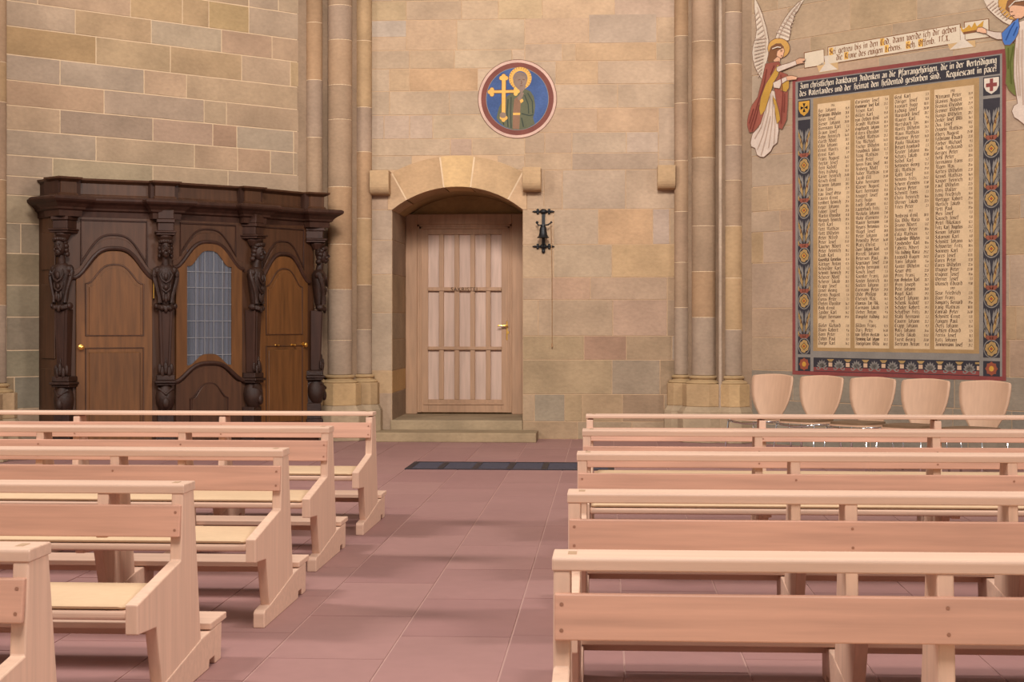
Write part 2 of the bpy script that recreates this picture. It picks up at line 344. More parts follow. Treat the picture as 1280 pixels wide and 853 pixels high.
# ---- right wall
vr = [-150, -110, -70, -30, 14, 55, 92, 128, 160, 194, 233, 264, 290, 329, 385.5, 422, 463, 500, 530]
zr = EXTRA + [6.4] + [WR.px(960, v)[1] for v in vr] + [0]
wr_ = MB(); SR0, SR1 = -.3, 8.0
wr_.box(SR0, SR1, .001, .3, 0, ZTOP)
wall_right = tag(wr_.build('wall_right', MORTAR_B), 'sandstone ashlar wall carrying the painted memorial', kind='structure'); wall_right.matrix_world = WR.M
rj = {5: [(985, (160, 130, 102)), (1063, (162, 132, 98)), (1146, (166, 134, 92)), (1240, (160, 134, 104))], 6: [(1013, (160, 130, 102)), (1115, (164, 134, 96)), (1270, (162, 134, 102))],
      12: [(975, (168, 138, 110)), (1120, 3), (1275, 4)], 13: [(954, (150, 120, 84)), (1090, (170, 138, 112)), (1290, (158, 126, 84))],
      14: [(935, 0), (1100, (166, 134, 108)), (1262, 2)], 15: [(937, (140, 122, 104)), (1110, (150, 118, 90)), (1270, (156, 122, 82))], 16: [(937, (136, 118, 102)), (1090, (152, 122, 92)), (1262, (150, 120, 84))]}
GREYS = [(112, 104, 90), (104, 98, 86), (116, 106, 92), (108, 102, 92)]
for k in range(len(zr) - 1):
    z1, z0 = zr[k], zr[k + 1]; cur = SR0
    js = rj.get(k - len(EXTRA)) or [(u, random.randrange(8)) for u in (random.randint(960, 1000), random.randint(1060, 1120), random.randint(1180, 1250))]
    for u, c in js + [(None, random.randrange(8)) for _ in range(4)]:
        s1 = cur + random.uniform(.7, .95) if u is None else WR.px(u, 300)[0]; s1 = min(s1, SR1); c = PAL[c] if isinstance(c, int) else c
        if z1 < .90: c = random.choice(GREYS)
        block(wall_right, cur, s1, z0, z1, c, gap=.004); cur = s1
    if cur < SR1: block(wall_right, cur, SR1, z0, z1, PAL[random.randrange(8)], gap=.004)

# ---- clustered pillars in the corners
DR = [(150, 124, 100), (162, 132, 104), (156, 128, 104), (152, 128, 108), (166, 136, 102), (158, 126, 96)]
def pillar(name, cpos, shafts, bis, label, core):
    root = tag(empty(name, Matrix.Translation((*cpos, 0))), label, kind='structure')
    R = random.Random(len(shafts) * 7 + int(cpos[0] * 10))
    m = MB(); m.prism([(p[0] - cpos[0], p[1] - cpos[1]) for p in core], 'z', 0, ZTOP); color(m.build('core', STONE, root), (140, 116, 94))
    for (x, y, r, big) in shafts:
        x -= cpos[0]; y -= cpos[1]
        if r < .05:
            m = MB(); m.lathe([(r, .4), (r, ZTOP)], 10, (x, y)); color(m.build('fillet_roll', STONE, root, True), (168, 146, 126)); continue
        z = .80; k = 0
        while z < ZTOP:
            h = min(R.choice([.42, .62, .7, .82, .55]), ZTOP - z)
            m = MB(); e = .004; m.lathe([(r - e, z + .002), (r, z + .006), (r, z + h - .006), (r - e, z + h - .002)], 24, (x, y))
            c = R.choice(DR); o = m.build('shaft_drum', STONE, root, True); color(o, c if z > 1.3 else (154, 132, 112), .04); z += h
            m = MB(); m.lathe([(r - .002, z - .004), (r - .002, z + .004)], 20, (x, y)); m.build('mortar_joint', MORTAR, root, True)
        m = MB(); q = r * 1.0
        m.lathe([(q, .80), (q + .02, .795), (q + .035, .78), (q + .03, .765), (q + .01, .755), (q + .02, .74), (q + .06, .73), (q + .075, .71), (q + .06, .69), (q, .68)], 24, (x, y))
        color(m.build('base_moulding', STONE, root, True), (172, 142, 104))
        a = big; w2 = r + .085
        oc = []
        for (px_, py_) in [(-w2, -w2 * .55), (-w2 * .6, -w2), (w2 * .6, -w2), (w2, -w2 * .55), (w2, w2), (-w2, w2)]:
            oc.append((x + px_ * math.cos(a) - py_ * math.sin(a), y + px_ * math.sin(a) + py_ * math.cos(a)))
        m = MB(); m.prism(oc, 'z', .43, .70); color(m.build('plinth', STONE, root, bevel=.006), R.choice([(178, 146, 106), (170, 140, 104), (164, 136, 104)]))
        m = MB(); cx = sum(p[0] for p in oc) / 6; cy = sum(p[1] for p in oc) / 6
        ob = [(cx + (p[0] - cx) * 1.22, cy + (p[1] - cy) * 1.22) for p in oc]
        m.prism(ob, 'z', 0, .36); n = len(m.v); m.prism(ob, 'z', .36, .43, 1 / 1.22)
        color(m.build('lower_plinth', STONE, root, bevel=.006), (160, 138, 112))
    return root
def onw(W, u, off): s, _ = W.px(u, 402, off); p = W.o + W.dx * s - W.n * off; return (p.x, p.y)
def onb(u, y): p = ony(u, 402, y); return (p.x, p.y)
a = onw(WL, 393, .07); b = onb(425, D - .30); c = onb(454.5, D - .075)
CL = (WL.o.x, WL.o.y)
pillar('corner_pillar', CL, [(*a, .10, PI / 4), (*b, .148, PI / 8), (*c, .103, 0)], (.38, -.92), 'clustered stone pillar between the confessional and the door niche',
       [(CL[0] - .45, CL[1] - .45), a, (b[0] - .1, b[1] + .08), (b[0] + .08, b[1] + .06), c, (c[0] + .06, D + .02), (CL[0], D + .1)])
a = onb(852.5, D - .07); b = onb(880, D - .30); c = onw(WR, 916, .08); d = onw(WR, 900.5, .27)
CR = (WR.o.x, WR.o.y)
pillar('corner_pillar', CR, [(*a, .095, 0), (*b, .147, -PI / 8), (*d, .022, 0), (*c, .118, -PI / 4)], (-.38, -.92), 'clustered stone pillar between the back wall and the painted memorial',
       [(a[0] - .04, D + .02), a, (b[0] - .05, b[1] + .06), (b[0] + .09, b[1] + .06), d, c, (CR[0] + .5, CR[1] - .5), (CR[0], D + .1)])
a = onw(WL, -4, .1); b = onw(WL, -30, .3)
pillar('corner_pillar', a, [(*a, .10, PI / 4), (*b, .148, PI / 4)], (1, 0), 'pale stone pillar base at the edge beyond the confessional', [(a[0] - .1, a[1] + .15), (a[0] + .05, a[1] - .02), (b[0], b[1]), (b[0] - .5, b[1] + .3)])

# ---- corbels
for (u0, u1, v0, v1), lb in zip([(462, 486, 213, 243), (653, 676, 209, 238.5), (822, 844.5, 206.5, 236)],
        ['rounded stone corbel beside the pillar left of the door arch', 'rounded stone corbel above the small black bell', 'rounded stone corbel against the pillar near the memorial']):
    s0, z1 = WB.px(u0, v0, .2); s1, z0 = WB.px(u1, v1, .2)
    hh = z1 - z0; pr = [(0.04, z0), (-.10, z0)] + [(-.10 - .12 * math.sin(t), z0 + .12 - .12 * math.cos(t)) for t in [PI / 12 * i for i in range(1, 7)]] + [(-.22, z1), (.04, z1)]
    m = MB(); m.prism(pr, 'x', s0, s1); o = m.build('stone_corbel', STONE, bevel=.008, seg=2); o.matrix_world = WB.M
    color(o, (176, 145, 110)); tag(o, lb, 'corbel', 'corbels on the back wall')

# ---- steps in front of the sacristy door
def wx(u, y): return ony(u, 402, y).x
m = MB(); m.box(WB.o.x + DX0 - .02, WB.o.x + DX1 - .004, D - .02, D + DEP + .02, .1, .228)
o = m.build('door_step', STONE, bevel=.012, seg=2); color(o, (152, 131, 104)); tag(o, 'upper worn stone step inside the arched door niche', 'step', 'steps to the sacristy door')
m = MB(); m.box(wx(474, D), wx(673, D), D - .62, D - .022, -.002, .112)
o = m.build('door_step', STONE, bevel=.012, seg=2); color(o, (150, 128, 100)); tag(o, 'wide lower stone step on the floor before the door niche', 'step', 'steps to the sacristy door')

# ================================================================== SACRISTY DOOR
DY = D + DEP
dr = tag(empty('door_1', Matrix.Translation((WB.o.x, DY, .228))), 'pale limed oak door of slatted panels in the arched niche', kind='structure')
def dpx(u, v): p = ony(u, v, DY); return p.x - WB.o.x, p.z - .228
fx0, fx1 = DX0 + .003, DX1 - .003; fz1 = dpx(560, 268)[1]
lx0, lx1 = dpx(522, 0)[0], dpx(640, 0)[0]; lz0, lz1 = .02, dpx(560, 281)[1]
for nm, b in [('frame_post', (fx0, lx0, 0, fz1)), ('frame_post', (lx1, fx1, 0, fz1)), ('frame_head', (lx0, lx1, lz1, fz1))]:
    m = MB(); m.box(b[0], b[1], -.06, .05, b[2], b[3]); m.build(nm, DOORW, dr, bevel=.006)
m = MB()
for k, (t, dd) in enumerate([(.0, .03), (.03, .018)]):
    i = .028 * k; m.box(lx0 + i, lx0 + i + .028, -.05 + dd * .3, .0, lz0, lz1 - i); m.box(lx1 - i - .028, lx1 - i, -.05 + dd * .3, .0, lz0, lz1 - i); m.box(lx0 + i, lx1 - i, -.05 + dd * .3, 0, lz1 - i - .028, lz1 - i)
m.build('door_moulding', DOORW, dr, bevel=.003)
slots = [(535.3, 549), (555, 568.2), (574.3, 588), (594, 607.5), (613.4, 627)]; rws = [(295, 360), (364.5, 433), (437, 498)]
sx = [dpx(a, 0)[0] for ab in slots for a in ab]; sz = [dpx(0, b)[1] for ab in rws for b in ab]
m = MB(); m.box(lx0 + .005, sx[0], -.022, .03, lz0, lz1 - .03); m.build('stile', DOORW, dr, bevel=.003)
m = MB(); m.box(sx[-1], lx1 - .005, -.022, .03, lz0, lz1 - .03); m.build('stile', DOORW, dr, bevel=.003)
m = MB(); m.box(sx[0], sx[-1], -.022, .03, sz[0], lz1 - .03); m.build('top_rail', DOORW, dr, bevel=.003)
m = MB(); m.box(sx[0], sx[-1], -.022, .03, lz0, sz[5]); m.build('bottom_rail', DOORW, dr, bevel=.003)
m = MB(); m.box(sx[0] - .06, sx[-1] + .03, -.034, -.015, sz[5] - .07, sz[5] - .045); m.build('weather_bar', DOORW, dr, bevel=.003)
for k in range(4):
    m = MB(); m.box(sx[2 * k + 1], sx[2 * k + 2], -.028, .03, sz[5], sz[0]); m.build('muntin', DOORW, dr, bevel=.004)
for (a, b) in ((1, 2), (3, 4)):
    m = MB(); m.box(sx[0], sx[-1], -.040, .03, sz[b], sz[a]); m.build('cross_rail', DOORW, dr, bevel=.004)
for k in range(5):
    for r in range(3):
        m = MB(); xa, xb, za, zb = sx[2 * k], sx[2 * k + 1], sz[2 * r + 1], sz[2 * r]
        m.box(xa - .002, xb + .002, .012, .03, za - .002, zb + .002); m.build('door_panel', SLOT, dr)
m = MB(); hx, hz = dpx(635, 0)[0], dpx(0, 411)[1]
m.box(hx - .022, hx + .022, -.034, -.02, hz - .15, hz + .10); pl = m.build('handle_plate', BRASS, dr, bevel=.005); pl['label'] = 'brass lever handle plate'
m = MB(); m.tube([(hx, -.03, hz + .04), (hx, -.085, hz + .04), (hx - .03, -.09, hz + .04), (hx - .13, -.09, hz + .04)], .011); m.tube([(hx, -.03, hz - .05), (hx, -.05, hz - .05)], .02)
m.build('lever', BRASS, pl, True)
cu = bpy.data.curves.new('door_lettering', 'FONT'); cu.body = 'SAKRISTEI'; cu.size = .072; cu.align_x = 'CENTER'; cu.extrude = .002; cu.space_character = 1.12
cu.materials.append(paint('dark_letter', (70, 50, 36))); lo = bpy.data.objects.new('door_lettering', cu); COL.objects.link(lo); lo.parent = dr
tx, tz = dpx(580.5, 364.2); lo.location = (tx, -.0425, tz); lo.rotation_euler = (PI / 2, 0, 0); lo['label'] = 'dark raised letters reading SAKRISTEI'

# ================================================================== FLOOR GRATE
gx0, gx1, gy0, gy1 = -1.99, .06, 15.97, 16.82
gr = tag(empty('floor_grate', Matrix.Translation((gx0, gy0, 0))), 'long dark entrance mat grating let into the floor before the door', 'floor mat')
m = MB(); W_, H_ = gx1 - gx0, gy1 - gy0; n = 6; st = W_ / n
m.box(0, W_, 0, .06, -.02, .006); m.box(0, W_, H_ - .06, H_, -.02, .006)
for k in range(n + 1): q = min(max(k * st - .03, 0), W_ - .06); m.box(q, q + .06, .06, H_ - .06, -.02, .006)
m.build('grate_frame', MATF, gr)
for k in range(n):
    m = MB(); a, b = k * st + (.06 if k == 0 else .03), (k + 1) * st - (.06 if k == n - 1 else .03); m.box(a, b, .06, H_ - .06, -.01, .003)
    m.build('coir_panel', MATC, gr)

# ================================================================== BENCHES
MESHES = {}
def cached(key, fn, m, smooth=False):
    if key not in MESHES: MESHES[key] = fn().mesh(key, m, smooth)
    return MESHES[key]
def bench(name, sg, x, y, L, sup, label, group, strut=0):
    """sg=-1: runs to the left from its aisle end, sg=+1 to the right. Origin: aisle end, rear edge of the top rail, floor. Sitters face -Y."""
    root = tag(empty(name, Matrix.Translation((x, y, 0))), label, 'church bench', group)
    T = .046
    def X(a, b): return (min(sg * a, sg * b), max(sg * a, sg * b))
    rz = .784 if y > 11 else .772; ph = .122 if y < 11 else .09 if sg > 0 else .106; pz = .632 if y > 11 else .592 if sg > 0 else .608; k = f'{sg}{L:.2f}{rz}{pz}'
    def mk(nm, fn, m, b=.005, seg=2, parent=root, loc=0):
        o = link(nm, cached(nm + k, fn, m), parent, b, seg); o.location.x = loc; return o
    rail = mk('top_rail', lambda: MB().prism([(-.182, rz), (-.182, .803), (-.176, .810), (-.006, .808), (0, .802), (0, rz)], 'x', *X(-.004, L)), BEECH)
    bp = mk('back_panel', lambda: MB().prism([(-.226, pz), (-.202, pz), (-.180, pz + ph), (-.204, pz + ph)], 'x', *X(.004, L - .004)), BEECH_P, .004)
    seat = mk('seat_board', lambda: MB().prism([(-.775, .382), (-.775, .416), (-.25, .416), (-.25, .382)], 'x', *X(T, L - T)), BEECH, .012, 3)
    mk('kneeler_board', lambda: MB().prism([(.25, .158), (.53, .158), (.53, .186), (.25, .186)], 'x', *X(-.006, L + .006)), BEECH, .004)
    mk('kneeler_batten', lambda: MB().prism([(.34, .118), (.40, .118), (.40, .157), (.34, .157)], 'x', *X(T, L - T)), BEECH, .003)
    prof = [(-.012, .775), (.105, .15), (.105, .06), (-.47, .06), (-.555, .318), (-.80, .335), (-.80, .443), (-.205, .515), (-.178, .775)]
    sled = [(-.62, 0), (-.62, .07), (-.60, .083), (-.47, .088), (.12, .15), (.45, .157), (.435, 0), (.335, 0), (.325, .034), (.235, .034), (.225, 0)]
    for a in (0, L - T):
        e = mk('end_panel', lambda: MB().prism(prof, 'x', *X(0, T)), BEECH_V, .005, 2, root, sg * a)
        mk('sled_foot', lambda: MB().prism(sled, 'x', *X(-.004, T + .004)), BEECH, .005, 2, e)
    ip = [(-.02, .775), (.10, .15), (.10, .06), (-.33, .06), (-.45, .345), (-.72, .362), (-.72, .382), (-.25, .382), (-.205, .43), (-.178, .775)]
    for a in sup:
        e = mk('support', lambda: MB().prism(ip, 'x', *X(-T / 2, T / 2)), BEECH_V, .005, 2, root, sg * a)
        mk('support_foot', lambda: MB().prism(sled, 'x', *X(-T / 2 - .004, T / 2 + .004)), BEECH, .005, 2, e)
    if strut:
        mk('rail_strut', lambda: MB().prism([(-.03, .773), (.0, .60), (-.198, .60), (-.176, .773)], 'x', *X(-T / 2, T / 2)), BEECH_V, .004, 2, root, sg * strut)
    if 'tenon' not in MESHES: MESHES['tenon'] = MB().box(-.012, .012, -.03, .03, 0, .0012).mesh('tenon', mat('tenon_wood', (172, 138, 108), .6))
    o = link('tenon', MESHES['tenon'], rail); o.location = (sg * .05, -.09, .8088)
    for a in [T / 2] + sup:
        for z in (pz + ph * .22, pz + ph * .78):
            if 'plug' not in MESHES: MESHES['plug'] = MB(Matrix.Rotation(PI / 2, 4, 'X')).lathe([(.0055, 0), (.0055, .001)], 10).mesh('wood_plug', mat('plug_wood', (158, 112, 90), .6))
            o = link('wood_plug', MESHES['plug'], bp); o.location = (sg * a, -.2268 + (z - pz) * .18, z)
    return root
def cushion(sg, x, y, L, label, group):
    m = MB(); a, b = sorted((sg * .056, sg * (L - .056)))
    prof = [(-.748, 0), (-.765, .006), (-.768, .014), (-.757, .022), (-.72, .026), (-.31, .026), (-.285, .02), (-.282, .008), (-.295, 0)]
    n = len(prof); cy = -.52; ends = [(0., .0), (.0, 1.0)]
    secs = [(a, .93), (a + .012, .985), (a + .03, 1), (b - .03, 1), (b - .012, .985), (b, .93)]
    vs = []; fs = []
    for xs, k in secs: vs += [(xs, cy + (p[0] - cy) * k, p[1] if k == 1 else p[1] * .75) for p in prof]
    for q in range(len(secs) - 1): fs += [(q * n + i, q * n + (i + 1) % n, (q + 1) * n + (i + 1) % n, (q + 1) * n + i) for i in range(n)]
    fs += [tuple(range(n)), tuple(range((len(secs) - 1) * n, len(secs) * n))]
    m.add(vs, fs); o = m.build('seat_cushion', CUSH, None, True); o.location = (x, y, .4165); tag(o, label, 'seat cushion', group)
order = ['nearest', 'second nearest', 'middle', 'second farthest', 'farthest']
LY = [4.70, 6.53, 8.28, 10.02, 11.65]; LX = [-1.625, -1.665, -1.623, -1.688, -1.657]
LS = [[1.0, 2.0, 3.0], [1.3, 2.3, 3.2], [.85, 1.85, 2.85, 3.7], [.90, 1.78, 2.7, 3.5], [1.07, 2.12, 3.15]]
RY = [4.63, 6.30, 8.15, 9.87, 11.44]; RS = [[1.05, 2.1, 3.15], [1.045, 2.1, 3.15], [1.05, 2.08, 3.15], [1.03, 2.06, 3.1], [1.2, 2.38, 3.5]]
for i in range(5):
    bench('church_bench', -1, LX[i], LY[i], 4.3, LS[i], f'pale beech church bench, {order[i]} of the five on the confessional side of the aisle', 'benches on the confessional side', .32 if i == 1 else 0)
    cushion(-1, LX[i], LY[i], 4.3, f'long tan seat cushion on the {order[i]} bench of the confessional side', 'bench cushions on the confessional side')
for i in range(5):
    bench('church_bench', 1, -.148, RY[i], 4.3, RS[i], f'pale beech church bench, {order[i]} of the five on the memorial side of the aisle', 'benches on the memorial side')
    cushion(1, -.148, RY[i], 4.3, f'long tan seat cushion on the {order[i]} bench of the memorial side', 'bench cushions on the memorial side')

# ================================================================== CHAIRS
def chair_parts():
    P = {}
    hw = [(.43, .13), (.46, .14), (.50, .165), (.55, .20), (.61, .232), (.68, .255), (.76, .268), (.83, .272), (.87, .268), (.885, .255)]
    nx = 14; m = MB(); vs = []; fs = []
    for side in (0, .012):
        for z, h in hw:
            for i in range(nx + 1):
                t = -1 + 2 * i / nx
                zz = z + (.018 * (1 - t * t) if z > .86 else 0)
                vs.append((t * h, .20 + side + (z - .4) * .16 - .055 * t * t * (h / .27), zz))
    R_ = len(hw); q = (nx + 1); off = R_ * q
    for r in range(R_ - 1):
        for i in range(nx):
            a = r * q + i; fs += [(a, a + 1, a + q + 1, a + q), (off + a, off + a + q, off + a + q + 1, off + a + 1)]
    for i in range(nx):
        fs += [(i, off + i, off + i + 1, i + 1), ((R_ - 1) * q + i, (R_ - 1) * q + i + 1, off + (R_ - 1) * q + i + 1, off + (R_ - 1) * q + i)]
    for r in range(R_ - 1):
        a = r * q; fs.append((a, a + q, off + a + q, off + a)); a += nx; fs.append((a, off + a, off + a + q, a + q))
    m.add(vs, fs); P['backrest'] = m.mesh('backrest', CHAIRW, True)
    def seat(z0, z1, sc, mt, nm):
        pts = []
        for i in range(28):
            t = 2 * PI * i / 28; c, s_ = math.cos(t), math.sin(t)
            pts.append((sc * .24 * math.copysign(abs(c) ** .55, c), -.02 + sc * .23 * math.copysign(abs(s_) ** .55, s_)))
        mm = MB(); mm.prism(pts, 'z', z0, z1); return mm.mesh(nm, mt)
    P['seat'] = seat(.435, .450, 1.0, CHAIRW, 'seat'); P['seat_pad'] = seat(.450, .474, .96, SEATPAD, 'seat_pad')
    for k, (a, b) in enumerate([(-1, -1), (1, -1), (-1, 1), (1, 1)]):
        mm = MB(); mm.tube([(a * .235, b * .20, .43), (a * .262, b * .235 - .01, .012)], .011, 10); P['leg%d' % k] = mm.mesh('leg', CHROME, True)
    mm = MB(); mm.tube([(-.235, -.205, .428), (-.15, -.215, .413), (0, -.22, .404), (.15, -.215, .413), (.235, -.205, .428)], .009, 8)
    mm.tube([(-.235, .2, .428), (.235, .2, .428)], .009, 8); mm.tube([(-.235, -.2, .428), (-.235, .2, .428)], .009, 8); mm.tube([(.235, -.2, .428), (.235, .2, .428)], .009, 8)
    P['seat_frame'] = mm.mesh('seat_frame', CHROME, True)
    return P
CP = chair_parts()
clab = ['beech cup-backed chair next to the clustered pillar', 'second cup-backed chair from the pillar, under the memorial', 'middle of the five cup-backed chairs under the memorial',
        'fourth cup-backed chair from the pillar, under the memorial', 'beech cup-backed chair farthest from the pillar, by the frame edge']
for i, u in enumerate((963, 1024.5, 1088.5, 1154.5, 1229)):
    s_, z_ = WR.px(u, 470, 1.8); p = WR.o + WR.dx * s_ - WR.n * 1.99
    c = tag(empty('stacking_chair', Matrix.Translation((p.x, p.y, 0)) @ Matrix.Rotation(WR.ang, 4, 'Z')), clab[i], 'chair', 'chairs under the memorial')
    for nm in ('backrest', 'seat', 'seat_pad', 'seat_frame', 'leg0', 'leg1', 'leg2', 'leg3'):
        link(nm.rstrip('0123'), CP[nm], c)

# ================================================================== CONFESSIONAL
CXC = -2.335
CM = WL.M @ Matrix.Translation((CXC, -.012, 0))
conf = tag(empty('confessional', CM), 'dark carved oak confessional with a leaded curtained window and herm columns', 'confessional')
P1, P2, P3, P4 = (-1.615, .49), (-.56, .75), (.55, .75), (1.59, .49)
def cp(p): return (p[0], -p[1])
class Panel:
    def __init__(s, a, b):
        A, B = Vector((a[0], -a[1], 0)), Vector((b[0], -b[1], 0)); d = B - A; s.w = d.length
        s.M = Matrix.Translation((A + B) / 2) @ Matrix.Rotation(math.atan2(d.y, d.x), 4, 'Z')
PL, PC, PR = Panel(P1, P2), Panel(P2, P3), Panel(P3, P4)
def bell(w, z0, h, n=24, flat=.05):
    out = []
    for i in range(n + 1):
        x = -w + 2 * w * i / n; t = min(1, abs(x) / (w * (1 - flat))); out.append((x, z0 + h * (.5 + .5 * math.cos(PI * t ** 1.5))))
    return out
# carcass
m = MB(); m.prism([cp(p) for p in [(-1.65, 0), (-1.65, .46), P1, P2, P3, P4, (1.625, .46), (1.625, 0)]], 'z', .02, 2.62); m.build('carcass', OAKF, conf)
for sg in (-1, 1):
    for z0, z1 in ((.3, .95), (1.05, 1.85), (2.0, 2.4)):
        m = MB(); m.box(*((-1.665, -1.65) if sg < 0 else (1.625, 1.64)), -.40, -.08, z0, z1); m.build('side_panel', OAKF, conf, bevel=.008)
m = MB(); m.prism([cp(p) for p in [(-1.69, 0), (-1.69, .50), (P1[0] - .03, .55), (P2[0], .80), (P3[0], .80), (P4[0] + .03, .55), (1.665, .50), (1.665, 0)]], 'z', 0, .12); m.build('base_plinth', OAKD, conf, bevel=.01)
def at(M, name, m_, mt, parent=conf, **k): m_.v = [tuple(M @ Vector(p)) for p in m_.v]; return m_.build(name, mt, parent, **k)
def door_leaf(P, knob, dw=.41, cz=1.93, h=.275):
    leaf = MB(); leaf.prism([(-dw, .14), (dw, .14)] + bell(dw, cz, h)[::-1], 'y', -.022, .0)
    lf = at(P.M, 'door_leaf', leaf, OAK, bevel=.004)
    pw = dw - .10
    up = [(-pw, 1.30), (pw, 1.30)] + bell(pw, cz - .075, h - .07)[::-1]
    m = MB(); m.prism(up, 'y', -.024, -.022 + .001); m.prism([((x) * .88, 1.30 + .04 + (z - 1.34) * .93) for x, z in up], 'y', -.036, -.022)
    at(P.M, 'raised_panel', m, OAK, lf, bevel=.008)
    m = MB(); m.tube([(x, -.024, z) for x, z in up], .010, 6, True); at(P.M, 'panel_moulding', m, OAKF, lf, smooth=True)
    m = MB(); m.box(-pw + .035, pw - .035, -.036, -.022, .28, 1.12); at(P.M, 'raised_panel', m, OAK, lf, bevel=.008)
    m = MB(); m.tube([(-pw, -.024, .25), (pw, -.024, .25), (pw, -.024, 1.165), (-pw, -.024, 1.165)], .010, 6, True); at(P.M, 'panel_moulding', m, OAKF, lf)
    for kx, kr in knob:
        kn = MB(Matrix.Translation((kx, -.022, 1.175)) @ Matrix.Rotation(PI / 2, 4, 'X')); kn.lathe([(kr * 1.1, 0), (kr * 1.1, .004), (kr * .5, .008), (kr * .5, .025), (kr, .035), (kr * 1.05, .048), (kr * .6, .058), (.001, .06)], 14)
        at(P.M, 'brass_knob', kn, BRASS, lf, smooth=True)
    return lf
def head_panel(P, dw=.44, cz=1.915, h=.32):
    t = PL.w / 2 - .13
    m = MB(); m.tube([(x, -.016, z) for x, z in bell(dw + .012, cz, h)], .024, 8); at(P.M, 'arch_moulding', m, OAKD, smooth=True)
    band = bell(dw + .012, cz + .02, h); b2 = bell(dw + .012, cz + .085, h + .02)
    m = MB(); m.prism(band + b2[::-1], 'y', -.014, .0); at(P.M, 'arch_band', m, OAKF, bevel=.004)
    pts = [(-t + .06, cz + .13)] + [p for p in bell(dw + .012, cz + .115, h + .03) if abs(p[0]) < t - .06] + [(t - .06, cz + .13), (t - .06, 2.53), (-t + .06, 2.53)]
    m = MB(); m.tube([(x, -.004, z) for x, z in pts], .011, 6, True); at(P.M, 'spandrel_moulding', m, OAKD)
l1 = door_leaf(PL, [(-.36, .026)]); head_panel(PL)
m = MB(); m.tube([(.418, -.05, 1.70), (.418, -.05, 1.96)], .009, 8); at(PL.M, 'brass_hinge', m, BRASS, smooth=True)
l2 = door_leaf(PR, [(.33, .028), (.13, .015), (-.15, .012)]); head_panel(PR)
# centre bay: glazed upper door over a low panelled half door
head_panel(PC, .44, 2.04, .29)
gw = .285; gtop = bell(gw, 2.06, .175, 24, .12); gbot = bell(gw, .965, .125, 24, .1)
outer = bell(.42, 2.055, .275); lowb = bell(.42, .80, .20, 24, .05)
frame = MB()
for i in range(24):                                   # frame above and below the glass, strip by strip
    frame.prism([gtop[i], gtop[i + 1], outer[i + 1], outer[i]], 'y', -.03, 0); frame.prism([lowb[i], lowb[i + 1], gbot[i + 1], gbot[i]], 'y', -.03, 0)
frame.prism([lowb[0], gbot[0], gtop[0], outer[0]], 'y', -.03, 0); frame.prism([gbot[-1], lowb[-1], outer[-1], gtop[-1]], 'y', -.03, 0)
wf = at(PC.M, 'window_door', frame, OAK)
cur = MB(); nx, nz = 60, 10
for j in range(nz + 1):
    for i in range(nx + 1):
        x = -gw + 2 * gw * i / nx; z = .96 + 1.28 * j / nz
        cur.v.append((x, -.008 - .008 * math.sin(i * .95 + .25 * math.sin(j * .5)) * (1 + .3 * math.sin(i * 2.1)), z))
for j in range(nz):
    for i in range(nx): a = j * (nx + 1) + i; cur.f.append((a, a + 1, a + nx + 2, a + nx + 1))
at(PC.M, 'curtain', cur, GREYC, wf, smooth=True)['label'] = 'grey folded curtain behind the glass'
def interp(c, x):
    for (a, za), (b, zb) in zip(c, c[1:]):
        if a <= x <= b: return za + (zb - za) * (x - a) / (b - a)
    return c[-1][1]
cols, zrow = [-gw, -.17, -.057, .057, .17, gw], [.9, 1.08, 1.27, 1.455, 1.64, 1.825, 2.0, 2.3]
lead = MB()
for x in cols[1:-1]: lead.box(x - .003, x + .003, -.023, -.016, interp(gbot, x), interp(gtop, x))
for z in zrow[1:-1]:
    xs = [x for x, _ in gtop if interp(gbot, x) < z < interp(gtop, x)]
    runs = [[xs[0], xs[-1]]] if z > 1.09 else [[min(xs), max(x for x in xs if x < 0)], [min(x for x in xs if x > 0), max(xs)]]
    for a, b in runs: lead.box(a, b, -.023, -.016, z - .003, z + .003)
at(PC.M, 'lead_cames', lead, LEAD, wf)
for i in range(5):
    for j in range(7):
        xa, xb = cols[i] + .003, cols[i + 1] - .003; xs = [xa + (xb - xa) * q / 4 for q in range(5)]
        lo_ = [(x, max(zrow[j] + .003, interp(gbot, x))) for x in xs]; hi = [(x, min(zrow[j + 1] - .003, interp(gtop, x))) for x in xs]
        if all(h_[1] - l_[1] < .01 for l_, h_ in zip(lo_, hi)): continue
        hi = [(h_[0], max(h_[1], l_[1] + .001)) for l_, h_ in zip(lo_, hi)]
        m = MB(); m.prism(lo_ + hi[::-1], 'y', -.021, -.018); at(PC.M, 'pane', m, GLASS, wf)
m = MB(); m.prism([(-.42, .14), (.42, .14)] + [(x, z - .03) for x, z in lowb][::-1], 'y', -.02, 0); hd = at(PC.M, 'half_door', m, OAKF, bevel=.004)
m = MB(); m.tube([(x, -.026, z - .012) for x, z in bell(.47, .80, .20, 28, .05)], .026, 8); at(PC.M, 'arch_moulding', m, OAKD, smooth=True)
up = [(-.24, .28), (.24, .28)] + bell(.24, .60, .16)[::-1]
m = MB(); m.prism([(x * .9, z) for x, z in up], 'y', -.032, -.02); at(PC.M, 'raised_panel', m, OAKF, hd, bevel=.008)
m = MB(); m.tube([(x, -.022, z) for x, z in up], .011, 6, True); at(PC.M, 'panel_moulding', m, OAKD, hd)
